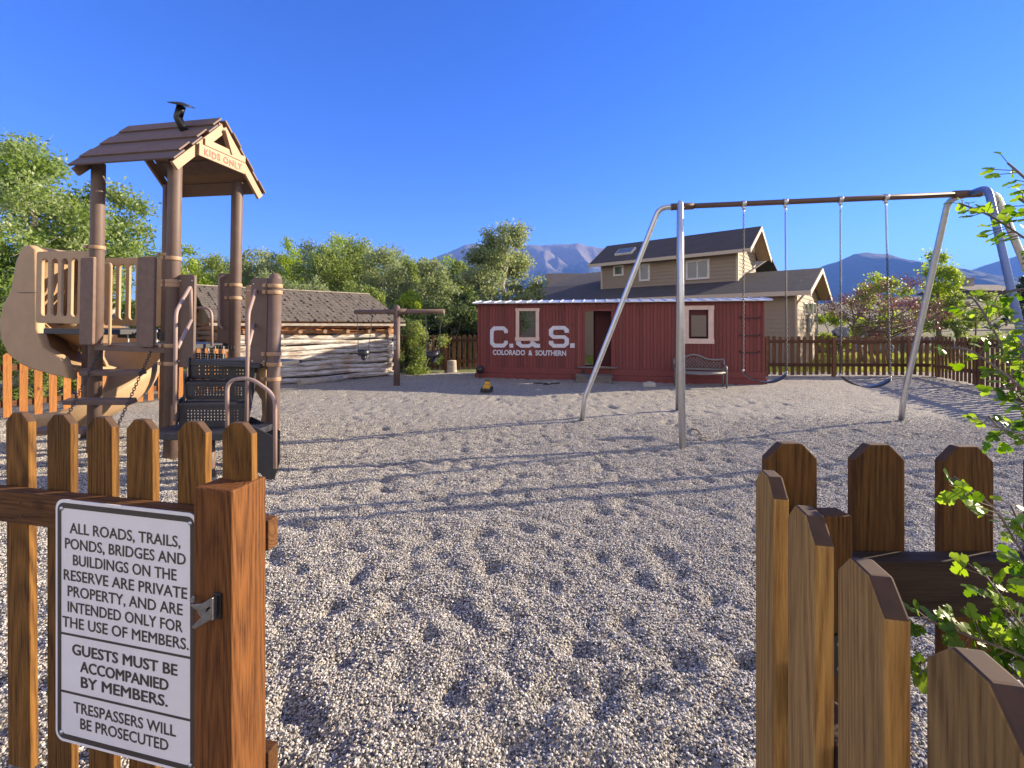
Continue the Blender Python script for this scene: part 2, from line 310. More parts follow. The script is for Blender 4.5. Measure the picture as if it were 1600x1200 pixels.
v = nd(nt, 'VectorMath', {0: tc.outputs['Object'], 1: (1, 1, .1)}, operation='MULTIPLY').outputs[0]; wr = nd(nt, 'TexNoise', {'Vector': v, 'Scale': 40, 'Detail': 8, 'Roughness': .85}); nt.links.new(mixc(nt, ramp(nt, wr.outputs[0], [(.56, (0, 0, 0)), (.68, (.8, .8, .8))]), src, (.2, .06, .05)), b.inputs['Base Color'])
M['red'] = redboard_mat(); M['redtrim'] = plain('red_trim', (.165, .034, .029), .65, var=.25, scale=9); M['pink'] = plain('cream_trim', (.60, .45, .38), .65, var=.15, scale=10)
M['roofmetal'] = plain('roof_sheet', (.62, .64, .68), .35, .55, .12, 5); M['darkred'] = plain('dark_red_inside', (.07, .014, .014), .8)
M['siding'] = plain('tan_siding', (.275, .215, .148), .75, var=.07, scale=3); M['trim'] = plain('house_trim', (.50, .41, .30), .7, var=.06); M['soffit'] = plain('soffit', (.52, .37, .21), .8)
M['wtrim'] = plain('window_trim', (.62, .58, .52), .6); M['glass'] = glass_mat(); M['stone'] = plain('grey_stone', (.27, .25, .24), .9, var=.4, scale=3, bumps=.5)
M['shingle'] = shingle_mat('asphalt_shingle', (.055, .048, .046), (.085, .072, .068)); M['shingle2'] = shingle_mat('asphalt_shingle_grey', (.105, .088, .082), (.14, .115, .105))
M['shake'] = shingle_mat('cedar_shake', (.10, .085, .07), (.18, .15, .125), .14, .17)
M['log'] = log_mat('weathered_log', [(.56, .53, .48), (.70, .66, .60), (.36, .29, .21), (.40, .16, .055), (.50, .21, .075)])
M['bark'] = plain('bark', (.16, .13, .10), .9, var=.5, scale=12, bumps=.4); M['palebark'] = plain('pale_bark', (.34, .30, .25), .85, var=.4, scale=10)
M['iron'] = plain('bench_iron', (.20, .19, .18), .45, .5); M['weathered'] = wood('weathered_step', (.24, .22, .20), (.10, .09, .085), 'X'); M['concrete'] = plain('concrete', (.38, .36, .33), .9, var=.2, bumps=.4)
M['yellow'] = plain('yellow_plastic', (.65, .36, .03), .4); M['gravel'] = gravel_mat(); M['lawn'] = ground_mat(); M['dkwood'] = plain('dark_step_plank', (.085, .055, .045), .6, scale=18)

# ------------------------------------------------------------------ ground
def smooth(a, b, x): t = np.clip((x - a) / (b - a), 0, 1); return t * t * (3 - 2 * t)
def terrain(x, y):
    z = -.22 + .16 * smooth(13.6, 14.6, y) + 1.1 * smooth(23.0, 27.0, y) * smooth(11.5, 14, x) + 6.2 * smooth(14, 85, x) * smooth(16, 70, y)
    return z
def grid_mesh(name, xs, ys, zf):
    X, Y = np.meshgrid(xs, ys); Z = zf(X, Y); n, m = len(xs), len(ys)
    me = bpy.data.meshes.new(name); me.vertices.add(n * m); me.vertices.foreach_set('co', np.stack([X, Y, Z], -1).astype(np.float32).ravel())
    i = (np.arange(m - 1)[:, None] * n + np.arange(n - 1)[None, :]).ravel(); q = np.stack([i, i + 1, i + n + 1, i + n], 1).astype(np.int32)
    me.loops.add(q.size); me.loops.foreach_set('vertex_index', q.ravel()); me.polygons.add(len(q)); me.polygons.foreach_set('loop_start', np.arange(0, q.size, 4, dtype=np.int32))
    me.polygons.foreach_set('use_smooth', np.ones(len(q), bool)); me.update(calc_edges=True); me.validate(); return me, Z
def axis(lims): return np.unique(np.concatenate([np.arange(a, b, s) for a, b, s in lims]))
gx = axis([(-4000, -200, 400), (-200, -30, 17), (-30, 30, 1.0), (30, 120, 4), (120, 400, 28), (400, 4001, 400)]); gy = axis([(-300, -20, 40), (-20, 40, 1.0), (40, 120, 4), (120, 400, 28), (400, 6001, 400)])
me, _ = grid_mesh('ground', gx, gy, terrain); tag(link('ground', me, M['lawn']), kind='structure')

px_ = axis([(-13, -5, .09), (-5, 5, .026), (5, 13, .07), (13, 15, .25)]); ys = [-1.0]
while ys[-1] < 14.4: ys.append(ys[-1] + max(.018, .0075 * max(ys[-1], 0) + .012))
ys = np.array(ys)
def pit(X, Y):
    Z = np.zeros_like(X) + .0
    for _ in range(13000):
        yy = 14.2 * RNG.random() ** 1.35 + .2; xx = (RNG.random() * 2 - 1) * (1.4 + 1.25 * yy)
        r = RNG.uniform(.026, .068) * (1 + .02 * yy); d = RNG.uniform(.006, .024) * (r / .055); a = RNG.uniform(0, math.pi); e = RNG.uniform(1, 1.9)
        if RNG.random() < .25: d = -d * .5
        i0, i1 = np.searchsorted(px_, [xx - 3.2 * r, xx + 3.2 * r]); j0, j1 = np.searchsorted(ys, [yy - 3.2 * r, yy + 3.2 * r])
        if i1 <= i0 or j1 <= j0: continue
        dx = X[j0:j1, i0:i1] - xx; dy = Y[j0:j1, i0:i1] - yy; u = (dx * math.cos(a) + dy * math.sin(a)) / e; v = -dx * math.sin(a) + dy * math.cos(a)
        q = (u * u + v * v) / (r * r); Z[j0:j1, i0:i1] -= d * (1 - .55 * q) * np.exp(-q)
    for k in range(10):
        a, f_, p = RNG.uniform(0, 6.3), RNG.uniform(.6, 3.5), RNG.uniform(0, 6.3); Z += .0025 / f_ * 1.3 * np.sin((X * math.cos(a) + Y * math.sin(a)) * f_ * 2 + p)
    edge = np.minimum(np.minimum(X + 13, 15 - X), 14.4 - Y); return Z - .075 * (1 - smooth(0, .5, edge))
me, GZ = grid_mesh('gravel_yard', px_, ys, pit); tag(link('gravel_yard', me, M['gravel']), kind='structure')
def gz(x, y):
    i = np.clip(np.searchsorted(px_, x), 1, len(px_) - 1); j = np.clip(np.searchsorted(ys, y), 1, len(ys) - 1)
    tx = np.clip((x - px_[i - 1]) / (px_[i] - px_[i - 1]), 0, 1); ty = np.clip((y - ys[j - 1]) / (ys[j] - ys[j - 1]), 0, 1)
    return (GZ[j - 1, i - 1] * (1 - tx) + GZ[j - 1, i] * tx) * (1 - ty) + (GZ[j, i - 1] * (1 - tx) + GZ[j, i] * tx) * ty
# loose pebbles near the gate (one object of uncountable gravel)
N = 760000
yy = 1.05 + 6.2 * RNG.random(N) ** .62; keep = RNG.random(N) < np.clip((7.3 - yy) / 2.2, 0, 1); yy = yy[keep]; xx = (RNG.random(len(yy)) * 2 - 1) * (yy * 1.2 + .25)
pts = np.stack([xx, yy, gz(xx, yy) + RNG.uniform(-.002, .006, len(xx))], -1).astype(np.float32)
me = bpy.data.meshes.new('gravel'); me.vertices.add(len(pts)); me.vertices.foreach_set('co', pts.ravel()); me.update()
gv = link('gravel', me); tag(gv, 'pale loose gravel pebbles covering the play yard by the gate', 'gravel', kind='stuff')
pm, nt, b = new_mat('pebble'); oi = nd(nt, 'ObjectInfo'); nt.links.new(ramp(nt, oi.outputs['Random'], PEB), b.inputs['Base Color']); b.inputs['Roughness'].default_value = .75
ng = bpy.data.node_groups.new('scatter_pebbles', 'GeometryNodeTree'); ng.interface.new_socket('Geometry', in_out='INPUT', socket_type='NodeSocketGeometry'); ng.interface.new_socket('Geometry', in_out='OUTPUT', socket_type='NodeSocketGeometry')
def gn(t, **k):
    n = ng.nodes.new(t)
    for a, v in k.items(): setattr(n, a, v)
    return n
gi, go = gn('NodeGroupInput'), gn('NodeGroupOutput'); ico = gn('GeometryNodeMeshIcoSphere'); ico.inputs['Radius'].default_value = .0046; ico.inputs['Subdivisions'].default_value = 2
sp = gn('GeometryNodeSetPosition'); nz = gn('ShaderNodeTexNoise'); nz.inputs['Scale'].default_value = 170; vm = gn('ShaderNodeVectorMath', operation='MULTIPLY_ADD'); vm.inputs[1].default_value = (.0052,) * 3; vm.inputs[2].default_value = (-.0026,) * 3
ng.links.new(ico.outputs['Mesh'], sp.inputs['Geometry']); ng.links.new(nz.outputs['Color'], vm.inputs[0]); ng.links.new(vm.outputs[0], sp.inputs['Offset'])
smt = gn('GeometryNodeSetMaterial'); smt.inputs['Material'].default_value = pm; ng.links.new(sp.outputs[0], smt.inputs[0])
iop = gn('GeometryNodeInstanceOnPoints'); rr = gn('FunctionNodeRandomValue', data_type='FLOAT_VECTOR'); rr.inputs[0].default_value = (-.5, -.5, 0); rr.inputs[1].default_value = (.5, .5, 6.28)
rs = gn('FunctionNodeRandomValue', data_type='FLOAT_VECTOR'); rs.inputs[0].default_value = (.75, .55, .4); rs.inputs[1].default_value = (1.45, 1.05, .8); rs.inputs['Seed'].default_value = 4
ng.links.new(gi.outputs[0], iop.inputs['Points']); ng.links.new(smt.outputs[0], iop.inputs['Instance']); ng.links.new(rr.outputs[0], iop.inputs['Rotation']); ng.links.new(rs.outputs[0], iop.inputs['Scale']); ng.links.new(iop.outputs[0], go.inputs[0])
gv.modifiers.new('scatter', 'NODES').node_group = ng

# ------------------------------------------------------------------ mountains
def mountains(name, D, prof, mat, back=900, front=1100, seed=0, amp=1):
    pxs = np.array([p[0] for p in prof], float); pz = np.array([(HY - p[1]) / F * D for p in prof]); X = np.linspace((pxs[0] - HX) / F * D, (pxs[-1] - HX) / F * D, 240)
    H = np.interp(X, (pxs - HX) / F * D, pz); t = np.linspace(-1, 1, 110); V = []
    for q in t:
        for x, h in zip(X, H):
            s = abs(q) ** .85; y = D + (q * back if q > 0 else q * front)
            n_ = mnoise.fractal(Vector((x * .0035, y * .0022, seed)), .9, 2.1, 6); rid = mnoise.ridged_multi_fractal(Vector((x * .0042 + y * .0012, y * .0016 - x * .0006, seed + 3)), .85, 2.2, 6, 1.0, 2.0) * .8 - .9
            k = min(1, s * 3); z = h * (1 - s) * (1 + .05 * n_ * k) + k * (1 - s) * h * (.16 * (n_ - .5) + .26 * (rid - .35)) * amp + (1 - k) * h * .03 * n_
            V.append((x * (y / D) ** .0, y, max(z, -20) - 8 * (s > .98)))
    n = len(X); f = [(j * n + i, j * n + i + 1, (j + 1) * n + i + 1, (j + 1) * n + i) for j in range(len(t) - 1) for i in range(n - 1)]
    me = bpy.data.meshes.new(name); me.from_pydata(V, [], f); me.polygons.foreach_set('use_smooth', [True] * len(f)); me.update(); tag(link(name, me, mat), kind='structure')
mountains('mountains', 2500, [(480, 512), (560, 470), (620, 428), (660, 408), (690, 396), (725, 384), (760, 378), (800, 385), (850, 380), (870, 378), (905, 376), (950, 388), (1000, 408), (1100, 450), (1200, 490), (1260, 512)], mountain_mat('bare_peak', (.035, .05, .025), (.27, .215, .165), 190, 380), seed=5)
mountains('mountains', 1900, [(1150, 514), (1220, 460), (1260, 425), (1285, 413), (1310, 405), (1335, 394), (1352, 391), (1385, 395), (1430, 408), (1470, 424), (1510, 440), (1560, 452), (1650, 485), (1700, 514)], mountain_mat('forest_mountain', (.035, .05, .028), (.11, .10, .06), 200, 420), seed=11, amp=.6)
mountains('mountains', 2300, [(1400, 514), (1450, 470), (1480, 444), (1520, 420), (1560, 404), (1590, 396), (1640, 388), (1700, 400), (1800, 450), (1880, 514)], mountain_mat('forest_mountain_far', (.035, .05, .028), (.11, .10, .06), 260, 520), seed=23, amp=.6)

# ------------------------------------------------------------------ trees
LEAF = {
 'mid': leafmat('leaf_mid', [(.12, .175, .045), (.19, .255, .065), (.27, .33, .11)], .5),
 'pale': leafmat('leaf_pale', [(.16, .205, .08), (.225, .28, .12), (.34, .38, .21)], .48),
 'bright': leafmat('leaf_bright', [(0.165, 0.242, 0.028), (0.242, 0.341, 0.039), (0.330, 0.418, 0.077)], .5),
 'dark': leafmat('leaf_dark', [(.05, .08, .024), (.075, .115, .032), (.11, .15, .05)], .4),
 'silver': leafmat('leaf_silver', [(.115, .19, .04), (.19, .28, .06), (.42, .46, .30)], .5),
 'plum': leafmat('leaf_plum', [(.07, .03, .035), (.12, .05, .055), (.19, .09, .075)], .35),
 'needle': leafmat('needle', [(.02, .04, .018), (.04, .065, .03), (.06, .085, .045)], .2),
 'sage': leafmat('leaf_sage', [(.10, .115, .06), (.16, .17, .09), (.24, .23, .14)], .2),
}
def leaves_mesh(name, P, size, mat, updir=.35, narrow=.5, rng=RNG):
    n = len(P); d = rng.normal(size=(n, 3)); d[:, 2] += updir * 0; d /= np.linalg.norm(d, axis=1)[:, None]
    e = rng.normal(size=(n, 3)); e[:, 2] += updir; e -= d * (d * e).sum(1)[:, None]; e /= np.linalg.norm(e, axis=1)[:, None]
    s = (size * rng.uniform(.6, 1.25, n))[:, None]; nr = np.cross(d, e)
    V = np.empty((n, 4, 3)); V[:, 0] = P; V[:, 1] = P + d * s * .5 + e * s * narrow * .5 + nr * s * .07; V[:, 2] = P + d * s; V[:, 3] = P + d * s * .5 - e * s * narrow * .5 + nr * s * .07
    me = bpy.data.meshes.new(name); me.vertices.add(4 * n); me.vertices.foreach_set('co', V.astype(np.float32).ravel())
    me.loops.add(4 * n); me.loops.foreach_set('vertex_index', np.arange(4 * n, dtype=np.int32)); me.polygons.add(n); me.polygons.foreach_set('loop_start', np.arange(0, 4 * n, 4, dtype=np.int32)); me.update(calc_edges=True)
    a = me.attributes.new('tint', 'FLOAT', 'FACE'); return me, a
def tree(name, label, cat, loc, h, rx, zlow, leaf, n, size, group=None, clumps=40, ry=None, trunk_r=None, bark='bark', top=1.0, shape='round', lean=0, seed=1, stems=1, clump_r=.24, limb_n=14, crown_name='crown'):
    rng = np.random.default_rng(seed); ry = ry or rx; trunk_r = trunk_r or .022 * h; zc, rz = (h + zlow) / 2, (h - zlow) / 2
    root = thing(name, label, cat, loc, group=group)
    C = []
    while len(C) < clumps:
        q = rng.uniform(-1, 1, 3); r_ = np.linalg.norm(q)
        if r_ > 1 or r_ < .3 * rng.random(): continue
        wz = 1.0
        if shape == 'cone': wz = np.clip((1 - q[2]) / 1.5, .12, 1)
        elif shape == 'egg': wz = np.clip(1.05 - .45 * (q[2] + .35), .3, 1.1)
        C.append((q[0] * rx * wz + lean * (q[2] + 1) * .5, q[1] * ry * wz, zc + q[2] * rz))
    C = np.array(C); cr = clump_r * (rx + rz) * .5 * rng.uniform(.55, 1.25, clumps)
    wgt = cr ** 2; idx = rng.choice(clumps, n, p=wgt / wgt.sum()); g = rng.normal(size=(n, 3)); g /= np.linalg.norm(g, axis=1)[:, None]
    rad = rng.random(n) ** .45 * (1 + .25 * rng.normal(size=n)); P = C[idx] + g * (cr[idx] * rad)[:, None] * np.array([1, 1, .85])
    P[:, 2] = np.maximum(P[:, 2], .05)
    me, a = leaves_mesh(crown_name, P, size, None, rng=rng)
    ct = rng.random(clumps); a.data.foreach_set('value', np.clip(.15 + .5 * ct[idx] * .8 + .45 * rng.random(n) - .05, 0, 1).astype(np.float32)); link(crown_name, me, LEAF[leaf], root)
    mb = MB()
    for s_ in range(stems):
        ox, oy = (0, 0) if stems == 1 else (rng.uniform(-.25, .25) * rx, rng.uniform(-.2, .2) * rx); ht = zlow + (h - zlow) * rng.uniform(.6, .85)
        path = [Vector((ox * (1 + k * .25) + lean * k / 6 + rng.normal() * .02 * h * (k > 0), oy + rng.normal() * .02 * h * (k > 0), ht * k / 6 - .1 * (k == 0))) for k in range(7)]
        mb.tube(path, [trunk_r * (1.15 - .9 * k / 6) / stems ** .4 for k in range(7)], 8)
        order = rng.choice(clumps, min(clumps, limb_n // stems + 1), replace=False)
        for c in order:
            e = Vector(C[c]); base_t = min(.92, max(.12, (e.z - .35 * (abs(e.x) + abs(e.y))) / ht)); k = base_t * 6; i = int(k); p0 = path[i].lerp(path[min(6, i + 1)], k - i)
            mid = p0.lerp(e, .5) + Vector((0, 0, -.05 * (e - p0).length)) + Vector(rng.normal(size=3) * .04); r0 = trunk_r * (1 - .8 * base_t) * .55
            mb.tube([p0, mid, e], [r0, r0 * .55, r0 * .18], 6)
            for _ in range(3):
                t2 = e + Vector(rng.normal(size=3)) * float(cr[c]) * .7; mb.tube([mid.lerp(e, .5), t2], [r0 * .3, r0 * .08], 4, cap=False)
    mb.build('trunk', M[bark], root); return root
def gpos(px, Y):
    x = (px - HX) / F * Y; return Vector((x, Y, float(terrain(np.array(x), np.array(Y))) + .03))
def hgt(py, Y, z0=0): return EYE + (HY - py) / F * Y - z0

GL = 'trees growing left of the play tower'
tree('cottonwood_tree', 'tallest leafy tree at the edge behind the spiral slide', 'tree', gpos(25, 10.2), hgt(160, 10.2), 1.6, .3, 'silver', 34000, .10, GL, clumps=75, bark='palebark', seed=3, shape='egg', clump_r=.2, lean=.25)
tree('cottonwood_tree', 'smaller loose tree behind the slatted slide barrier, its sprays reaching past the front tower post', 'tree', gpos(165, 11.4), hgt(272, 11.4), 1.15, .2, 'silver', 17000, .10, GL, clumps=46, bark='palebark', seed=4, clump_r=.2)
tree('leafy_shrub', 'broad green shrub overhanging the orange fence beside the slide', 'shrub', gpos(20, 8.6), 2.1, 1.25, .0, 'mid', 12000, .09, GL, clumps=34, seed=6, stems=3)
tree('leafy_shrub', 'green shrub behind the orange fence under the tower deck', 'shrub', gpos(185, 11.0), 2.0, 1.3, .0, 'mid', 9000, .09, GL, clumps=30, seed=8, stems=3)
GG = 'trees of the grove behind the log cabin'
grove = [ # px, top y, Y, half width px, leaf, label
 (296, 383, 25, 26, 'bright', 'bright yellow green tree between the two nearest tall tower posts'),
 (338, 398, 29, 34, 'mid', 'darker rounded tree just left of the rear roof post'),
 (398, 384, 27, 38, 'pale', 'pale grey green tree right of the rear roof post'),
 (452, 368, 31, 26, 'bright', 'narrow bright topped tree above the near end of the cabin roof'),
 (505, 362, 28, 44, 'mid', 'highest rounded tree of the grove above the middle of the cabin roof'),
 (556, 366, 30, 40, 'mid', 'broad green tree right of the highest grove tree'),
 (600, 378, 27, 34, 'pale', 'pale dense tree above the far end of the cabin roof'),
 (640, 394, 31, 28, 'mid', 'tree behind the toddler swing post with a thin pale stem'),
 (676, 400, 27, 30, 'pale', 'grey green tree below the left mountain peak'),
 (714, 408, 29, 30, 'mid', 'green tree between the left peak and the big cottonwood'),
 (430, 425, 22, 40, 'pale', 'lower pale tree directly behind the short domed tower post'),
 (490, 435, 21, 42, 'pale', 'lower silvery tree rising from behind the cabin ridge'),
 (560, 440, 20.5, 40, 'mid', 'lower green tree touching the far end of the cabin ridge'),
 (640, 452, 19, 26, 'bright', 'bright lime green young tree behind the toddler swing crossbar'),
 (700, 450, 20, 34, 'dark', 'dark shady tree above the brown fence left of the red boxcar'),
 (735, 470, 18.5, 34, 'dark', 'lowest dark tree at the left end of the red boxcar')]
grove += [(318, 392, 36, 30, 'mid', 'distant tree filling the gap left of the rear roof post'), (366, 388, 36, 34, 'bright', 'distant light green tree right behind the rear roof post'), (425, 388, 38, 32, 'mid', 'distant tree above the domed tower post'), (480, 372, 38, 34, 'pale', 'distant pale tree left of the highest grove tree'),
 (530, 366, 38, 36, 'bright', 'distant yellow green tree right behind the highest grove tree'), (580, 374, 38, 34, 'mid', 'distant tree above the far end of the cabin'), (622, 386, 38, 34, 'pale', 'distant pale tree above the toddler swing post'), (660, 400, 38, 30, 'mid', 'distant tree below the left mountain shoulder'), (700, 408, 38, 34, 'bright', 'distant tree just left of the big cottonwood'), (745, 430, 34, 30, 'mid', 'distant tree low behind the big cottonwood'), (830, 448, 34, 26, 'mid', 'distant tree low between the big cottonwood and the grey roof')]
for k, (px, ty, Y, hw, lf, lab) in enumerate(grove):
    p = gpos(px, Y); tree('grove_tree', lab, 'tree', p, hgt(ty, Y), hw * 1.12 / F * Y, .3, lf, 16000 if k < 10 else 13000, .2 if k > 15 else .16 if k < 10 else .125, GG, clumps=64, seed=30 + k, bark='palebark' if k % 3 == 0 else 'bark', shape='egg' if k % 2 else 'round', clump_r=.25)
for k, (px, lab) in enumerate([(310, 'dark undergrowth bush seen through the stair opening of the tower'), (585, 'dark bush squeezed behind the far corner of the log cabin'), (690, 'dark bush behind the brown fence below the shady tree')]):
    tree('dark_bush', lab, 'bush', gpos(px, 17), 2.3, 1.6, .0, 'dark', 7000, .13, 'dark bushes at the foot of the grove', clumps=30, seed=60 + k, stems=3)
tree('cottonwood_tree', 'big open crowned cottonwood rising over the left end of the red boxcar', 'tree', gpos(788, 20), hgt(352, 20), 1.62, 1.2, 'pale', 25000, .135, clumps=70, seed=71, bark='palebark', clump_r=.23, limb_n=30, trunk_r=.16)
tree('green_bush', 'leafy bush between the toddler swing post and the brown fence', 'bush', gpos(655, 14.0), 1.62, .95, .0, 'mid', 9000, .075, clumps=34, seed=72, stems=4)
tree('green_bush', 'taller dark bush against the far corner of the log cabin', 'bush', gpos(622, 14.3), 1.95, .5, .0, 'dark', 4500, .075, clumps=22, seed=73, stems=3)
tree('plum_tree', 'purple leaved plum tree with bare spreading branches behind the far picket fence', 'tree', gpos(1382, 17.0), hgt(436, 17), 2.0, 1.0, 'plum', 5600, .075, clumps=60, seed=80, stems=3, clump_r=.2, limb_n=54, trunk_r=.09)
tree('young_tree', 'bright green tree showing through behind the purple plum tree', 'tree', gpos(1372, 21.5), hgt(424, 21.5), 1.1, .6, 'bright', 5200, .15, clumps=30, seed=81)
tree('young_tree', 'tall bright green tree right of the purple plum tree', 'tree', gpos(1466, 20), hgt(386, 20), .8, .9, 'bright', 6500, .13, clumps=40, seed=82, shape='egg')
tree('leafy_shrub', 'spreading green shrub right of the tall bright tree on the lawn', 'shrub', gpos(1512, 19.5), hgt(452, 19.5), 1.15, .0, 'mid', 7000, .12, clumps=30, seed=83, stems=3)
tree('leafy_shrub', 'small green shrub beside the right wall of the tan house', 'shrub', gpos(1302, 22.5), hgt(482, 22.5), 1.0, .0, 'bright', 4200, .12, clumps=20, seed=84, stems=3)
tree('pine_tree', 'dark pine at the right edge on the dry hillside', 'tree', gpos(1602, 30), 3.6, 1.3, .3, 'needle', 9000, .16, clumps=60, seed=85, shape='cone', clump_r=.16)
tree('pine_tree', 'lower dark pine on the hillside behind the blue swing leg', 'tree', gpos(1572, 34), 2.6, 1.2, .2, 'needle', 6000, .18, clumps=40, seed=86, shape='cone', clump_r=.18)
for k in range(26):
    Y = RNG.uniform(26, 52); px = RNG.uniform(1330, 1640); rr_ = RNG.uniform(.35, .8)
    tree('sage_bush', 'low grey green sagebrush on the dry hillside behind the fence', 'bush', gpos(px, Y), rr_ * 1.1, rr_, .0, 'sage', 700, .12, 'sagebrush on the hillside', clumps=9, seed=200 + k, limb_n=4, clump_r=.4)
for k in range(22):
    px = 1282 + k * 9 + RNG.uniform(-4, 4); Y = RNG.uniform(23.2, 26.0); p = gpos(px, Y); mb = MB(); bm = bmesh.new(); bmesh.ops.create_icosphere(bm, subdivisions=3, radius=RNG.uniform(.28, .6))
    for v in bm.verts: v.co *= 1 + .5 * mnoise.noise(v.co * 3.2 + Vector((k * 7, 0, 0))); v.co.z *= .7
    me = bpy.data.meshes.new('boulder'); bm.to_mesh(me); bm.free(); o = link('boulder', me, M['stone'], loc=p + Vector((0, 0, .1)), rot=(RNG.uniform(-.3, .3), RNG.uniform(-.3, .3), RNG.uniform(0, 6)))
    tag(o, 'grey boulder in the rock bank behind the far picket fence', 'boulder', 'boulders in the rock bank')
# grass on the lawn behind the far fence
n = 42000; gxx = RNG.uniform(3, 22, n); gyy = RNG.uniform(13.2, 23.5, n); P = np.stack([gxx, gyy, terrain(gxx, gyy)], -1)
V = np.empty((n, 3, 3)); a_ = RNG.uniform(0, 6.28, n); wv = np.stack([np.cos(a_), np.sin(a_), 0 * a_], -1) * .012; V[:, 0] = P - wv; V[:, 1] = P + wv; V[:, 2] = P + np.stack([RNG.normal(size=n) * .04, RNG.normal(size=n) * .04, RNG.uniform(.07, .2, n)], -1)
me = bpy.data.meshes.new('grass'); me.vertices.add(3 * n); me.vertices.foreach_set('co', V.astype(np.float32).ravel()); me.loops.add(3 * n); me.loops.foreach_set('vertex_index', np.arange(3 * n, dtype=np.int32)); me.polygons.add(n); me.polygons.foreach_set('loop_start', np.arange(0, 3 * n, 3, dtype=np.int32)); me.update(calc_edges=True)
a = me.attributes.new('tint', 'FLOAT', 'FACE'); a.data.foreach_set('value', RNG.random(n).astype(np.float32)); LEAF['grass'] = leafmat('grass_blade', [(.16, .24, .03), (.26, .32, .06), (.38, .36, .13)], .4)
tag(link('grass', me, LEAF['grass']), 'sunlit lawn grass seen through the far picket fence', 'grass', kind='stuff')

# ------------------------------------------------------------------ picket fences
def picket_mb(w_, h_, th, z0=.03):
    c = w_ * .3; return MB().prism([(-w_ / 2, z0), (w_ / 2, z0), (w_ / 2, h_ - c), (w_ / 2 - c, h_), (-w_ / 2 + c, h_), (-w_ / 2, h_ - c)], 0, th)
def endgrain(me, mat):
    me.materials.append(mat); me.materials.append(M['endgrain'])
    for k in (4, 5, 6): me.polygons[k].material_index = 1
    return me
def fence(name, label, A, B, h_, pitch, w_, mat, rail, th=.02, posts=(), rails=(.28, .86), rail_side=-1, rail_h=.09, cat='fence', vary=.02, skip=0, post_h=None):
    A, B = Vector((A[0], A[1], 0)), Vector((B[0], B[1], 0)); d = B - A; L = d.length; rz = math.atan2(d.y, d.x); root = thing(name, label, cat, A, rz)
    me = picket_mb(w_, h_, th).mesh('picket'); n = int(L / pitch); first = None
    for i in range(n + 1):
        x = i * pitch + pitch * .5
        if x > L: break
        o = link('picket', me, mat, root, .003 if h_ > 1 and th > .022 else 0) if first is None else copy(first, root)
        first = first or o; o.location = (x, 0, random.uniform(-vary, vary)); o.rotation_euler = (0, random.uniform(-.008, .008), 0)
    ry0, ry1 = (-.042, -.003) if rail_side < 0 else (th + .003, th + .042)
    for z in rails: MB().box(0, L, ry0, ry1, z * h_ - rail_h / 2, z * h_ + rail_h / 2).build('rail', rail, root)
    for x in posts: MB().box(x - .038, x + .038, ry0 - .08 if rail_side < 0 else ry1 + .003, ry0 - .003 if rail_side < 0 else ry1 + .1, -.1, post_h or h_ * .97).build('post', mat, root, .004)
    return root
c0, c1 = gnd(1192, 587), gnd(1447, 588)
fence('picket_fence', 'dark brown picket fence between the red boxcar and the yard corner', (c0.x - .1, c0.y), (c1.x + .1, c1.y), 1.13, .168, .092, M['fence'], M['fence_rail'], posts=(.15, 2.0, 4.05))
d = (gnd(1568, 611.6) - c1); e = c1 + d * 2.6
fence('picket_fence', 'dark brown picket fence running from the yard corner towards the blue swing leg', (c1.x + .05, c1.y - .08), (e.x, e.y), 1.13, .168, .092, M['fence'], M['fence_rail'], posts=(.12, 1.9, 3.9, 5.9), rail_side=1)
a0, a1 = at(590, 580, 14.5), at(752, 580, 14.4)
fence('picket_fence', 'brown picket fence between the bush and the left end of the red boxcar', (a0.x, a0.y), (a1.x, a1.y), 1.12, .168, .092, M['fence'], M['fence_rail'], posts=(.2, 2.2))
b0, b1 = gnd(30, 655), gnd(253, 626); d = b1 - b0; s0, s1 = b0 - d * .9, b0 + d * 1.75
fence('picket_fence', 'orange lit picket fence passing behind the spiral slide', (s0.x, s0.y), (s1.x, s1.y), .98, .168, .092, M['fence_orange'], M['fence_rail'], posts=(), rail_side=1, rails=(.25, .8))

# ------------------------------------------------------------------ near fence with post, sign and latch (left of the gateway)
LF = Frame(Vector((-.715, 1.16, 0)), math.atan2(-.22, .976)); q = LF.y(302, 800); PW = .119
root = thing('picket_fence', 'stained wooden fence end carrying the white notice sign', 'fence', LF.M.translation, math.atan2(-.22, .976))
me = endgrain(picket_mb(.096, 1.14, .022).mesh('picket'), M['picket']); first = None; PY = .075
for i, (px, ty) in enumerate([(-35, 642), (30, 645), (92, 648), (158, 652), (222, 656), (296, 659), (373, 661)]):
    p = LF.y(px, ty, PY); o = link('picket', me, M['picket'], root, .003) if first is None else copy(first, root)
    first = first or o; o.location = (p.x, PY, p.z - 1.14); o.rotation_euler = (0, random.uniform(-.01, .01), 0)
zt = LF.y(0, 766, .03).z
for x in (-1.35, -1.2): pass
MB().box(-1.4, -PW - .002, .03, .069, zt - .095, zt).build('rail', M['rail'], root, .003)
MB().box(-.09, .004, PW + .003, PW + .042, zt - .135, zt - .05).build('rail', M['rail'], root, .003)
MB().box(-.09, .004, PW + .003, PW + .042, .10, .20).build('rail', M['rail'], root, .003)
nl = MB()
for px in (32, 94, 160, 224):
    for dz in (-.03, -.068):
        q_ = LF.y(px, 790, .03); nl.lathe([(0, .0012), (.0035, .001), (.004, 0)], 8, Matrix.Translation((q_.x + random.uniform(-.01, .01), .0295, zt + dz)) @ Matrix.Rotation(R(90), 4, 'X'))
nl.build('nails', M['black'], root)
post = MB().box(-PW, 0, 0, PW, -.2, .98).build('gate_post', M['post'], root, .005)
lt = MB(); LZ = LF.y(340, 945, 0).z; lx = LF.y(342, 945, 0).x
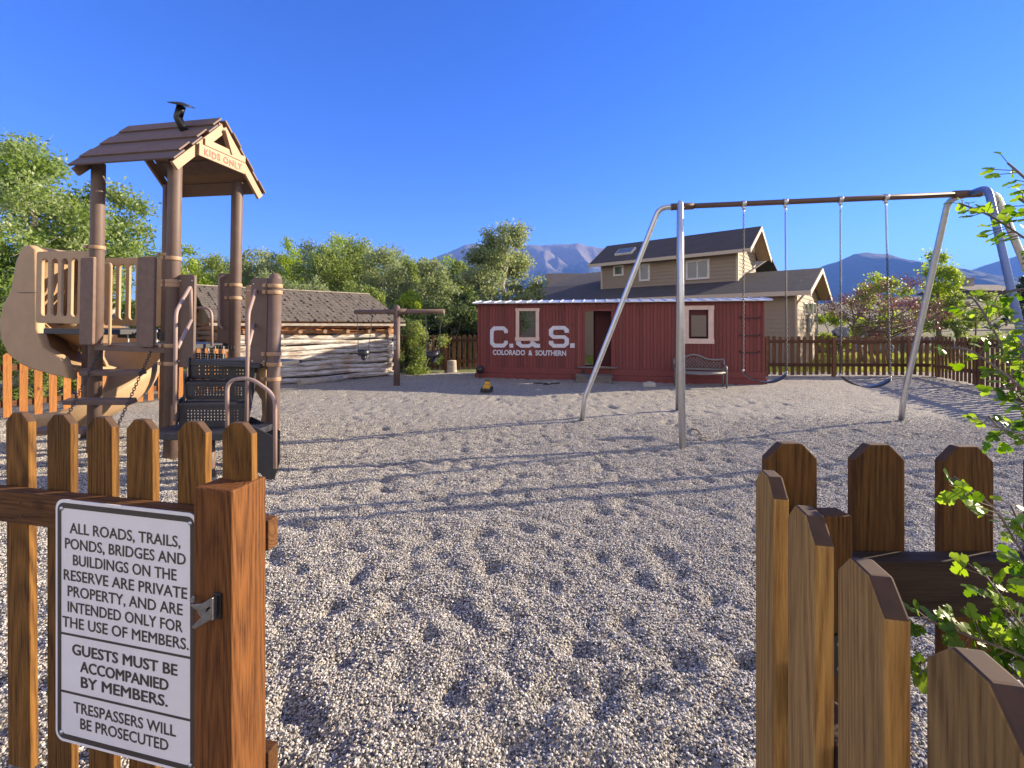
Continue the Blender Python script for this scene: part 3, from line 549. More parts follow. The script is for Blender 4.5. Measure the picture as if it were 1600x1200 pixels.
lt.box(lx - .013, lx + .012, -.006, -.0005, LZ - .033, LZ + .033)
backp = lt.build('gate_latch', M['black'], post, .002)
k = MB()
def plate(mb, poly, y0, y1, ox=0, oz=0, s=1): mb.prism([(ox + x * s, oz + z * s) for x, z in poly], y0, y1)
plate(k, [(-.066, .004), (-.03, .012), (0, .030), (0, .012), (-.025, -.004), (-.05, -.006)], -.022, -.016, lx, LZ)
plate(k, [(-.062, -.052), (-.054, -.056), (-.004, -.026), (0, -.004), (-.006, .002), (-.03, -.02)], -.022, -.016, lx, LZ)
plate(k, [(-.055, -.004), (-.05, -.022), (-.04, -.03), (-.03, -.024), (-.024, -.006), (-.03, .004)], -.014, -.009, lx, LZ)
plate(k, [(-.074, .012), (-.064, .006), (-.056, .012), (-.056, .022), (-.062, .026), (-.067, .02)], -.018, -.013, lx, LZ)
k.box(lx - .004, lx + .002, -.022, -.006, LZ - .026, LZ + .030)
k.build('latch_jaw', M['steel'], post, .0012)
# notice sign
sgl, sgt, sgb = LF.y(88, 900, .022).x, LF.y(110, 781, .022).z, LF.y(100, 1157, .022).z; sgr = -PW + .012
SR = thing('notice_sign', 'white metal sign with black rules lettering screwed to the stained fence rail', 'sign', LF.M @ Vector((0, .022, 0)), math.atan2(-.22, .976))
cx = (sgl + LF.y(309, 900, .022).x) / 2; sw = cx - sgl; rr0 = .028
link('sign_panel', curve_mesh([rrect(sgl, sgl + 2 * sw, sgb, sgt, rr0)], .0015), M['white'], SR)
link('sign_border', curve_mesh([rrect(sgl + .009, sgl + 2 * sw - .009, sgb + .009, sgt - .009, .022), rrect(sgl + .022, sgl + 2 * sw - .022, sgb + .023, sgt - .024, .014)], .0004), M['ink'], SR, loc=(0, -.0022, 0))
H_ = sgt - sgb
def line(s, size, wide, strikes):
    me = text_mesh(s, size, .0003); xs = [v.co.x for v in me.vertices]; k = wide * 2 * sw / (max(xs) - min(xs)); mid = (max(xs) + min(xs)) / 2; vs, fs = [], []
    for q_, dx in enumerate(strikes):
        b_ = len(vs); vs += [((v.co.x - mid) * k + dx, v.co.y - .0001 * q_, v.co.z + (dx * .5 if q_ % 2 else -dx * .5)) for v in me.vertices]; fs += [[b_ + i for i in p.vertices] for p in me.polygons]
    m2 = bpy.data.meshes.new('lettering'); m2.from_pydata(vs, [], fs); m2.update(); return m2
N1, N2 = (-.0006, 0, .0006), (-.0013, -.0005, .0005, .0013)
for s, fr, wd, st_ in [('ALL ROADS, TRAILS,', .135, .78, N1), ('PONDS, BRIDGES AND', .20, .85, N1), ('BUILDINGS ON THE', .265, .73, N1), ('RESERVE ARE PRIVATE', .33, .87, N1), ('PROPERTY, AND ARE', .395, .81, N1), ('INTENDED ONLY FOR', .46, .81, N1), ('THE USE OF MEMBERS.', .524, .89, N1),
                      ('GUESTS MUST BE', .632, .74, N2), ('ACCOMPANIED', .697, .62, N2), ('BY MEMBERS.', .760, .61, N2), ('TRESPASSERS WILL', .868, .72, N1), ('BE PROSECUTED', .930, .62, N1)]:
    link('lettering', line(s, .062 * H_, wd, st_), M['ink'], SR, loc=(cx, -.0022, sgt - fr * H_))
for fr in (.553, .792): MB().box(sgl + .022, sgl + 2 * sw - .022, -.0026, -.0017, sgt - fr * H_ - .003, sgt - fr * H_ + .003).build('rule_line', M['ink'], SR)
for x, z in ((sgl + .024, sgt - .026), (sgl + 2 * sw - .022, sgt - .026), (sgl + .024, sgb + .026), (sgl + 2 * sw - .022, sgb + .026)):
    MB().lathe([(.0, .004), (.005, .003), (.0065, 0)], 10, Matrix.Translation((x, -.0018, z)) @ Matrix.Rotation(R(90), 4, 'X')).build('screw', M['galv'], SR)

# ------------------------------------------------------------------ near fence and open gate on the right
RF = Frame(Vector((.5, .95, 0)), 0); root = thing('picket_fence', 'stained wooden fence behind the open gate on the leafy side', 'fence', (.5, .95, 0))
me = endgrain(picket_mb(.106, 1.155, .022).mesh('picket'), M['picket2']); first = None
for px, ty in [(1238, 693), (1375, 695), (1514, 698), (1655, 700), (1795, 702), (1935, 704)]:
    p = RF.y(px, ty, 0); o = link('picket', me, M['picket2'], root, .003) if first is None else copy(first, root)
    first = first or o; o.location = (p.x, 0, p.z - 1.155)
zt = RF.y(1500, 877, -.045).z
pxl = RF.y(1250, 830, -.05).x; pxr = RF.y(1333, 830, -.05).x
MB().box(pxr + .004, 1.6, -.045, -.003, zt - .112, zt).build('rail', M['rail2'], root, .003)
MB().box(pxr + .004, 1.6, -.045, -.003, .14, .25).build('rail', M['rail2'], root, .003)
MB().box(pxl, pxr, -.05, -.003 , -.2, RF.y(1290, 800, -.03).z).build('gate_post', M['picket2'], root, .004)
ga, gb = Vector((.36, .3456, 0)), Vector((.458, .804, 0)); d = (ga - gb); GF = Frame(gb, math.atan2(d.y, d.x)); GR = thing('wooden_gate', 'stained picket gate swung open towards the viewer', 'gate', gb, math.atan2(d.y, d.x))
me = endgrain(picket_mb(.096, 1.14, .024).mesh('picket'), M['gate']); first = None
for k in range(6):
    o = link('picket', me, M['gate'], GR, .003) if first is None else copy(first, GR)
    first = first or o; o.location = (k * .1565, -.012, random.uniform(-.006, .006)); o.rotation_euler = (0, 0, 0)
for z in (.22, .80): MB().box(-.04, .9, .0125, .05, z - .045, z + .045).build('rail', M['rail2'], GR, .003)
hp = RF.y(1318, 1022, -.05); h = MB(); h.prism(rrect(-.013, .013, -.042, .042, .012), -.006, 0); hg = h.build('gate_hinge', M['black'], root, .001, loc=(hp.x - .012, -.0505, hp.z))
for s in (-.024, .024): MB().lathe([(0, .003), (.005, .002), (.006, 0)], 10, Matrix.Translation((0, -.0065, s)) @ Matrix.Rotation(R(90), 4, 'X')).build('screw', M['galv'], hg)

# ------------------------------------------------------------------ play tower
base = gnd(266, 715); TRZ, TRY = R(-12.1), R(1.2); T = Frame(base, TRZ, TRY)
TW = thing('play_tower', 'brown and tan play tower with plank roof, stairs, chain ladder and spiral slide', 'play structure', base, TRZ, TRY)
PRAD = .064; x1 = T.y(151, 450, 0).x; y3 = T.x(369, 400, 0).y; p5 = T.y(429, 500, .12)
def dome(r): return [(r * math.cos(R(a)), r * math.sin(R(a)) * 1.1) for a in range(0, 91, 15)]
def tpost(x, y, top, cap=False, bands=()):
    mb = MB(); prof = [(0.0, -.2), (PRAD, -.2), (PRAD, top)]
    prof = prof + ([(a, top + b) for a, b in dome(PRAD)] if cap else [(PRAD * .95, top + .008), (0, top + .008)])
    mb.lathe(prof, 24, Matrix.Translation((x, y, 0))); o = mb.build('post', M['brown'], TW)
    for z in bands:
        cl = MB().lathe([(PRAD + .001, z - .02), (PRAD + .009, z - .02), (PRAD + .009, z + .02), (PRAD + .001, z + .02)], 24, Matrix.Translation((x, y, 0)))
        cl.box(x - .09, x - .055, y - PRAD - .012, y - PRAD + .012, z - .018, z + .018); cl.build('clamp', M['gable'], o, .002)
    return o
ptop = T.y(157, 256, 0).z
tpost(x1, 0, ptop, bands=[T.y(156, 387, 0).z]); tpost(0, 0, ptop, bands=[T.y(275, y_, 0).z for y_ in (404, 440, 446, 540, 568)]); tpost(0, y3, ptop, bands=[T.x(372, y_, 0).z for y_ in (446, 466)]); tpost(x1, y3, ptop, bands=[2.3])
tpost(p5.x, .12, T.y(430, 437, .12).z, True, [T.y(428, y_, .12).z for y_ in (447, 457, 553, 569, 592, 674)])
# roof: ridge along local x
rl, rr_ = T.y(205, 203, y3 / 2), T.y(352, 190, y3 / 2); RZ = (rl.z + rr_.z) / 2; xa, xb = rl.x - .02, rr_.x
ef = T.y(275, 249, -.19); EZ = ef.z; ye0, ye1 = -.19, y3 + .19; ymid = y3 / 2
RO = MB().beam((xa + .06, ymid, RZ - .06), (xb - .06, ymid, RZ - .06), .05, .09).build('roof', M['under'], TW)
def slope_boards(ye, mat, name, par):
    mb = MB(); d = Vector((0, ye - ymid, EZ - RZ)); L = d.length; d.normalize(); nrm = Vector((0, -d.z, d.y)) if ye < ymid else Vector((0, d.z, -d.y))
    if nrm.z < 0: nrm = -nrm
    n = 6; wd = L / n
    for i in range(par, n, 2):
        lift = .012 if i % 2 else .030; inset = .035 if i % 2 == 0 else 0.0
        a = Vector((0, ymid, RZ)) + d * (i * wd - .012) + nrm * lift; b = Vector((0, ymid, RZ)) + d * ((i + 1) * wd + .012) + nrm * lift
        xl, xr = xa - .01 + inset * .8 - (.10 if i == n - 1 else 0) * 0, xb + .015 - inset
        if i == 0: a = Vector((0, ymid, RZ)) + nrm * lift
        v = [Vector((x, p.y, p.z)) + nrm * t for t in (0, .018) for p in (a, b) for x in (xl, xr)]
        mb.add(v, [(0, 1, 3, 2), (4, 6, 7, 5), (0, 4, 5, 1), (1, 5, 7, 3), (3, 7, 6, 2), (2, 6, 4, 0)])
    return mb.build(name, mat, RO, .002)
slope_boards(ye0, M['dkbrown'], 'roof_boards', 0); slope_boards(ye0, M['dkplank'], 'roof_boards', 1); slope_boards(ye1, M['under'], 'roof_boards', 0); slope_boards(ye1, M['dkbrown'], 'roof_boards', 1)
def rafters(x, mat):
    for ye in (ye0, ye1): MB().beam((x, ymid, RZ - .075), (x, ye + (.02 if ye < ymid else -.02), EZ - .055), .09, .035, Vector((1, 0, 0))).build('rafter', mat, RO, .003)
rafters(xb - .035, M['gable']); rafters(xa + .035, M['under'])
gx_ = xb - .01
MB().beam((gx_, ymid - .26, RZ - .33), (gx_, ymid + .30, RZ - .33), .03, .075).build('gable_brace', M['gable'], RO, .003)
MB().beam((gx_, ymid, RZ - .1), (gx_, ymid + .1, RZ - .34), .03, .06, Vector((1, 0, 0))).build('gable_brace', M['gable'], RO, .003)
gl, gr = T.x(312, 232, xb + .012), T.x(381, 268, xb + .012)
SB = MB().box(xb - .004, xb + .02, gl.y - .01, gr.y + .01, gl.z - .075, gl.z + .055).build('sign_board', M['gable'], RO, .003)
tm = text_mesh('KIDS ONLY', .1, .0006, bold=.0025, space=1.15); xs = [v.co.x for v in tm.vertices]; k = (gr.y - gl.y) * .86 / (max(xs) - min(xs))
for v in tm.vertices: v.co.x *= k; v.co.z += .006 * math.sin(v.co.x * 60)
link('lettering', tm, M['red_ink'], SB, loc=(xb + .0213, (gl.y + gr.y) / 2, gl.z - .048), rot=(0, 0, R(90)))
# chimney pipe
cb = T.y(290, 208, ymid - .2); hb = cb.z - .0
ch = MB(); kk = T.y(278, 184, ymid - .25); tt = T.y(286, 165, ymid - .25)
pth = bend([cb, kk, Vector((kk.x + .045, kk.y, tt.z))], .008, 2); ch.tube(pth, .043, 16); 
cm = ch.build('chimney_pipe', M['black'], RO)
MB().lathe([(0, .03), (.03, .026), (.125, 0), (.125, -.008), (0, -.004)], 28, Matrix.Translation((kk.x + .045, kk.y, tt.z + .01)) @ Matrix.Rotation(R(14), 4, 'Y') @ Matrix.Rotation(R(14), 4, 'X')).build('chimney_cap', M['black'], cm)
MB().lathe([(.0, .012), (.07, .008), (.075, -.004), (0, -.004)], 20, Matrix.Translation(cb) @ Matrix.Rotation(R(42), 4, 'X')).build('chimney_flange', M['black'], cm)
# decks
DZ = T.y(200, 538, 0).z; DZ2 = T.y(100, 514, 0).z
MB().box(x1 + .07, -.07, .0, y3, DZ - .05, DZ).build('deck', M['deck'], TW, .004)
MB().box(x1 - .02, .02, -.045, -.005, DZ - .075, DZ - .003).build('deck_edge', M['brown'], TW, .004)
MB().box(x1 - .80, x1 - .08, .02, y3 + .1, DZ2 - .06, DZ2).build('deck', M['deck'], TW, .004)
RK = Vector((0, 0, 0))
def perforated(name, x0, x1_, z0, z1, y, nx, nz, hs=.010, mx=.06, parent=TW):
    holes = []
    for i in range(nx):
        for j in range(nz):
            cx_ = x0 + mx + (x1_ - x0 - 2 * mx) * i / (nx - 1); cz = z0 + (z1 - z0) * (.3 + .4 * j / max(1, nz - 1)); holes.append([(cx_ - hs / 2, cz - hs / 2), (cx_ - hs / 2, cz + hs / 2), (cx_ + hs / 2, cz + hs / 2), (cx_ + hs / 2, cz - hs / 2)])
    return link(name, curve_mesh([[(x0, z0), (x1_, z0), (x1_, z1), (x0, z1)]] + holes, .003), M['deck'], parent, loc=(0, y, 0))
# slatted barriers
def slat_panel(px0, px1, py0, py1, y, nslot, name='barrier_panel', margin=.05):
    a, b = T.y(px0, py0, y), T.y(px1, py1, y); x0, xx1, z1, z0 = a.x, b.x, a.z, b.z; holes = []; pw = (xx1 - x0 - 2 * margin) / nslot
    for i in range(nslot):
        c = x0 + margin + pw * (i + .5); holes.append(rrect(c - pw * .35, c + pw * .35, z0 + .07, z1 - .075, pw * .33, 4)[::-1])
    return link(name, curve_mesh([rrect(x0, xx1, z0, z1, .03)] + holes, .010, .005), M['tan'], TW, loc=(0, y, 0))
slat_panel(60, 147, 394, 506, -.02, 5); slat_panel(166, 252, 404, 510, y3 - .05, 5)
# dark entrance panels either side of the ladder
for a, b, dz in ((139, 156, 0), (227, 250, 0)):
    p, q = T.y(a, 403, -.02), T.y(b, 545, -.02); link('entrance_panel', curve_mesh([rrect(p.x, q.x, DZ - .01, T.y(150, 405, -.02).z, .02)], .012, .004), M['dkbrown'], TW, loc=(0, -.085, 0))
    link('entrance_panel', curve_mesh([rrect(p.x + .03, q.x - .03, DZ + .01, T.y(150, 400, -.02).z - .02, .02)], .008, .003), M['tan'], TW, loc=(0, -.06, 0))
hx = T.y(172, 450, -.07).x; z0, z1 = T.y(172, 538, -.07).z, T.y(172, 412, -.07).z
MB().tube(bend([(hx - .06, -.07, z1), (hx + .035, -.09, z1 - .0), (hx + .035, -.09, z0), (hx - .06, -.07, z0 - .01)], .09, 6), .014, 10).build('grip_handle', M['tan'], TW)
hx2 = T.y(222, 450, -.07).x
MB().tube(bend([(hx2 + .06, -.07, z1), (hx2, -.09, z1), (hx2, -.09, z0), (hx2 + .06, -.07, z0 - .01)], .09, 6), .014, 10).build('grip_handle', M['brown'], TW)
perforated('deck_riser', T.y(168, 520, .4).x, T.y(250, 520, .4).x, DZ2 - .11, DZ2 - .02, .52, 10, 2)
for px in (186, 208, 231): p = T.y(px, 520, .4); MB().box(p.x - .008, p.x + .008, .505, .514, DZ2 - .16, DZ2).build('riser_post', M['galv'], TW)
# chain ladder: rungs and chains sloping out from the deck edge
def lad(t, s): # t 0..1 down, s 0..1 across
    a = T.y(157, 547, -.03).lerp(T.y(237, 547, -.03), s); b = T.y(103, 655, -.5).lerp(T.y(181, 672, -.5), s); return a.lerp(b, t)
cmesh = []
for s in (0, 1): chain_into(MB(), lad(0, s), lad(1.25, s), .038, .004, .012).build('ladder_chain', M['chain'], TW)
for (pa, pb, ym, yd) in (((130, 571), (223, 590), 582, -.15), ((104, 622), (208, 633), 627, -.31), ((60, 668), (137, 677), 672, -.5)):
    a, b = T.y(pa[0], ym - 0, yd), T.y(pb[0], ym, yd); MB().beam(a, b, .05, .088, Vector((0, 1, .25))).build('ladder_rung', M['brown'], TW, .006)
# spiral slide
SC = T.I @ Vector((-5.36, 5.72, 0)); SLm = MB(); NA, prof = 46, None
def sect(f):  # trough cross-section (radial offset, height) from inner lip to outer lip
    hi, ho = .20, .27 + .26 * math.sin(min(1, f * 1.12) * math.pi); out = []
    for k in range(15):
        u = k / 14
        if u < .5: q = u / .5; out.append((-.26 + .26 * (1 - math.cos(q * math.pi / 2)) * 1.0, hi * (1 - math.sin(q * math.pi / 2))))
        else: q = (u - .5) / .5; out.append((.30 * math.sin(q * math.pi / 2), ho * (1 - math.cos(q * math.pi / 2))))
    return out
rows = []
for i in range(NA + 2):
    if i <= NA:
        f = i / NA; ph = R(190 - 268 * f); z = DZ2 - .02 - (DZ2 - .14) * (1 - (1 - f) ** 1.45)
        c, rad = Vector((SC.x, SC.y, z)), Vector((math.cos(ph), math.sin(ph), 0)); cen = c + rad * .46
    else:
        tng = Vector((rad.y, -rad.x, 0)); cen = cen + tng * .07 + Vector((0, 0, -.008)); f = 1
    rows.append([cen + rad * o + Vector((0, 0, h_)) for o, h_ in sect(f)])
nS = len(rows[0]); SLm.add([p for r_ in rows for p in r_], [(i * nS + k, i * nS + k + 1, (i + 1) * nS + k + 1, (i + 1) * nS + k) for i in range(len(rows) - 1) for k in range(nS - 1)], True)
sl_o = SLm.build('spiral_slide', M['tan'], TW); m = sl_o.modifiers.new('thick', 'SOLIDIFY'); m.thickness = .022; m.offset = 0
# hood: curved side wall of the slide entrance
hpts = [(60, 392), (52, 386), (44, 388), (34, 410), (27, 452), (14, 478), (9, 500), (10, 528), (22, 552), (40, 566), (58, 574), (90, 583), (112, 588), (100, 560), (72, 545), (62, 515)]
ho = [T.y(px, py, .1) for px, py in hpts]
hd = link('slide_hood', curve_mesh([[(p.x, p.z) for p in ho][::-1]], .03, .02), M['tan'], TW, loc=(0, .10, 0))
a = T.y(27, 457, .05); b = T.y(61, 457, .05); MB().box(a.x + .01, b.x - .01, .043, .049, a.z - .004, a.z + .004).build('hood_seam', M['brown'], hd, loc=(0, -.10, 0))
link('slide_hood', curve_mesh([[(p.x - .02, p.z) for p in ho[:9]][::-1] + [(ho[8].x + .1, ho[8].z - .0), (ho[0].x + .0, ho[0].z - .3)][::1]], .03, .02), M['tan'], TW, loc=(0, .75, 0))
hb_ = MB(); 
for i in range(9):
    pass
arc = [ho[k] for k in range(0, 12)]
hb_.add([Vector((p.x, y, p.z)) for p in arc for y in (.10, .75)], [(2 * i, 2 * i + 1, 2 * i + 3, 2 * i + 2) for i in range(len(arc) - 1)], True)
o = hb_.build('slide_hood', M['tan'], TW); m = o.modifiers.new('thick', 'SOLIDIFY'); m.thickness = .02; m.offset = 0
MB().tube([(SC.x, SC.y, -.1), (SC.x, SC.y, DZ2 - .1)], .05, 16).build('slide_pole', M['brown'], TW)
# stairs down to the half-round landing, lower steps
def Wp(px, py, Y): return T.I @ at(px, py, Y)
def slab(name, corners, th, mat=None, bev=.004):             # corners: four world points (x, y), one height
    (pts4, z) = corners; up = [T.I @ Vector((x, y, z)) for x, y in pts4]; dn = [T.I @ Vector((x, y, z - th)) for x, y in pts4]; n = len(up)
    return MB().add(up + dn, [tuple(range(n)), tuple(range(2 * n - 1, n - 1, -1))] + [(i, i + n, (i + 1) % n + n, (i + 1) % n) for i in range(n)]).build(name, mat or M['deck'], TW, bev)
SX = lambda px, Y: (px - HX) / F * Y
steps = [(563, 4.80, 297, 397), (597, 4.58, 290, 390), (631, 4.36, 278, 385)]; LND = EYE - (676 - HY) / F * 4.12
zs_ = [EYE - (py - HY) / F * Y for py, Y, _, _ in steps] + [LND]
slab('stair_tread', ([(SX(297, 4.8), 4.8), (SX(397, 4.8), 4.8), (SX(397, 4.8) + .05, 5.0), (SX(297, 4.8) - .05, 5.0)], zs_[0]), .04)
for i, (py, Y, l, r_) in enumerate(steps):
    X0, X1 = SX(l, Y), SX(r_, Y); zt0, zt1 = zs_[i] - .003, zs_[i + 1]
    o = perforated('stair_riser', 0, X1 - X0, 0, zt0 - zt1, 0, 16, 3 if i == 0 else 4, .013, .09); o.location = T.I @ Vector((X0, Y + .012, zt1)); o.rotation_euler = (0, -TRY, -TRZ)
    if i < 2:
        Yn, ln, rn = steps[i + 1][1], steps[i + 1][2], steps[i + 1][3]; slab('stair_tread', ([(SX(ln, Yn), Yn), (SX(rn, Yn), Yn), (X1, Y + .005), (X0, Y + .005)], zs_[i + 1]), .03)
def side(px_off, pick, name):
    prof = []; bot = []
    for i, (py, Y, l, r_) in enumerate(steps):
        X = SX((l, r_)[pick], Y) + px_off; prof.append(Vector((X, Y - .01, zs_[i] + .03))); prof.append(Vector((X, Y - .015, zs_[i + 1] + .035)))
    X, Y = SX((297, 397)[pick], 4.8) + px_off, 4.8; bot = [Vector((SX((278, 385)[pick], 4.36) + px_off + .04, 4.28, LND - .02)), Vector((X, Y, zs_[0] - .26)), Vector((X, Y + .05, zs_[0] + .03))]
    pts_ = prof + bot; d_ = Vector((.012, 0, 0)); up = [T.I @ p for p in pts_]; dn = [T.I @ (p + d_) for p in pts_]; n = len(up)
    MB().add(up + dn, [tuple(range(n)), tuple(range(2 * n - 1, n - 1, -1))] + [(i, i + n, (i + 1) % n + n, (i + 1) % n) for i in range(n)]).build(name, M['deck'], TW)
side(-.014, 0, 'stair_stringer'); side(.003, 1, 'stair_stringer')
xl_, xr_ = SX(253, 4.33), SX(388, 4.1); outl = [(xr_, 4.08), (xr_ + .02, 4.58)] + [(xl_ + .25 + .25 * math.cos(R(a)), 4.33 + .25 * math.sin(R(a))) for a in range(90, 271, 15)]
slab('landing', (outl, LND), .06, None, .006)
MB().tube([T.I @ Vector((SX(328, 4.2), 4.2, -.1)), T.I @ Vector((SX(328, 4.2), 4.2, LND - .06))], .042, 16).build('post', M['brown'], TW)
for Y in (4.14, 4.52):
    pts_ = [Vector((at(px, py, 4.14).x * Y / 4.14, Y, at(px, py, 4.14).z)) for px, py in ((385, 668), (392, 664), (437, 688), (437, 722), (428, 749), (414, 749), (385, 712))][::-1]; up = [T.I @ p for p in pts_]; dn = [T.I @ (p + Vector((0, .012, 0))) for p in pts_]; n = len(up)
    MB().add(up + dn, [tuple(range(n)), tuple(range(2 * n - 1, n - 1, -1))] + [(i, i + n, (i + 1) % n + n, (i + 1) % n) for i in range(n)]).build('step_stringer', M['deck'], TW)
slab('stair_tread', ([(xr_ + .03, 4.155), (SX(437, 4.14), 4.155), (SX(436, 4.515), 4.515), ((xr_ + .03) * 1.05, 4.515)], .22), .03)
sxl, sxr = (T.I @ Vector((SX(297, 4.8), 4.8, 1))).x, (T.I @ Vector((SX(397, 4.8), 4.8, 1))).x; ST = [(zs_[0], 0)]
def rail_tube(pp, y, r=.0165, rd=.07, name='handrail'):
    pts = [T.y(px, py, (y[i] if isinstance(y, (list, tuple)) else y)) for i, (px, py) in enumerate(pp)]; return MB().tube(bend(pts, rd), r, 12).build(name, M['mauve'], TW)
def rail_w(pp, r=.0165, rd=.07): return MB().tube(bend([Wp(*p) for p in pp], rd), r, 12).build('handrail', M['mauve'], TW)
rail_w([(273, 658, 4.30), (275, 487, 4.33), (298, 446, 4.78), (299, 500, 4.78)]); rail_w([(277, 545, 4.34), (299, 500, 4.78)])
rail_w([(385, 658, 4.30), (388, 490, 4.33), (401, 449, 4.78), (398, 502, 4.78)]); rail_w([(387, 545, 4.34), (398, 502, 4.78)])
rail_w([(355, 668, 4.12), (355, 594, 4.12), (392, 590, 4.12), (430, 618, 4.12), (430, 732, 4.12)], .0175, .1)
# brown entrance plates by the stairs, with loops at the back
def bolts(o, pts, y):
    mb = MB()
    for x, z in pts: mb.lathe([(0, .006), (.007, .005), (.010, 0)], 8, Matrix.Translation((x, y, z)) @ Matrix.Rotation(R(90), 4, 'X'))
    mb.build('bolts', M['galv'], o)
def plate_px(px0, px1, py0, py1, y, mat='brown', name='entrance_panel', th=.012, r=.03):
    a, b = T.y(px0, py0, y), T.y(px1, py1, y); o = link(name, curve_mesh([rrect(a.x, b.x, b.z, a.z, r)], th, .004), M[mat], TW, loc=(0, y, 0)); bolts(o, [(x, z) for x in (a.x + .025, b.x - .025) for z in (a.z - .06, b.z + .06)], -th - .004); return o
plate_px(281, 303, 430, 574, .03); plate_px(395, 417, 435, 574, .10); plate_px(343, 367, 428, 545, y3 - .03)
MB().tube(bend([T.y(351, 430, y3 - .08), T.y(342, 434, y3 - .08), T.y(342, 508, y3 - .08), T.y(349, 514, y3 - .08)], .1), .012, 10).build('grip_handle', M['mauve'], TW)
MB().tube(bend([T.y(304, 481, .5), T.y(331, 481, .5), T.y(331, 540, .5)], .2), .0155, 10).build('handrail', M['mauve'], TW)
plate_px(386, 393, 446, 540, .4, 'gable'); 
a, b = T.y(303, 538, .62), T.y(366, 546, .62); perforated('deck_riser', a.x, b.x, b.z, a.z, .62, 12, 2, .012, .03); a, b = T.y(303, 551, .55), T.y(352, 563, .55); perforated('deck_riser', a.x, b.x, b.z, a.z, .55, 12, 2, .012, .03)
for px in (315, 326, 337, 350): p = T.y(px, 550, .54); q = T.y(px, 563, .54); MB().box(p.x - .006, p.x + .006, .53, .536, q.z, p.z + .07).build('riser_post', M['galv'], TW)
a = T.y(340, 564, .2); MB().box(sxl - .02, p5.x - .07, .0, y3 * .8, ST[0][0] - .045, ST[0][0] - .004).build('deck', M['deck'], TW, .004)
pl = [T.y(px, py, .22) for px, py in ((394, 574), (417, 574), (417, 676), (405, 672), (412, 648), (411, 625), (402, 610), (394, 606))]
link('side_panel', curve_mesh([[(p.x, p.z) for p in pl][::-1]], .015, .004), M['tan'], TW, loc=(0, .22, 0))

# ------------------------------------------------------------------ big swing set
B0, B1 = Vector((2.37, 6.42, 3.09)), Vector((5.83, 5.80, 3.09)); bd = (B1 - B0).normalized()
SS = thing('swing_set', 'tall galvanised swing frame with tripod legs and one brown beam', 'swing set', (4.1, 6.1, 0)); sloc = Vector((4.1, 6.1, 0))
def rel(p): return Vector(p) - sloc
MB().tube([rel(B0 - bd * .05), rel(B1 + bd * .05)], .036, 14).build('beam', M['rust'], SS)
def leg(top, out, foot, mat, foot_bend=False, r=.038):
    top, foot = Vector(top), Vector(foot); o = Vector(out).normalized(); sh = top + o * .28
    pts = [top + o * .03, sh, foot + (Vector((0, 0, .0)))]
    if foot_bend: pts = [top + o * .03, sh, foot + (sh - foot) * .09 * 0 + Vector((o.x * -.05, o.y * -.05, .36)), foot]
    MB().tube([rel(p) for p in bend(pts, .32, 8)] if not foot_bend else [rel(p) for p in bend(pts[:3], .32, 8)[:-1] + bend([pts[1].lerp(pts[2], .6), pts[2], pts[3]], .06)[1:]], r, 14).build('leg', mat, SS)
fl, ll, bl = gnd(1066, 700), gnd(909, 658), gnd(1059, 641)
def flat(v): v = Vector(v); v.z = 0; return v
leg(B0, flat(ll - B0), ll, M['galv'], True); leg(B0, flat(fl - B0), fl, M['galv']); leg(B0, flat(bl - B0), bl, M['galv'])
bR, fR, oR = gnd(1408, 656), Vector((5.62, 4.75, 0)), B1 + bd * 1.35; oR.z = 0
leg(B1, flat(bR - B1), bR, M['galv'], True); leg(B1, flat(fR - B1), fR, M['blue']); leg(B1, flat(oR - B1), oR, M['galv'])
for Bp, s in ((B0, -1), (B1, 1)): MB().tube([rel(Bp - bd * .18 * s), rel(Bp + bd * .12 * s)], .048, 14).build('end_fitting', M['rust'], SS)
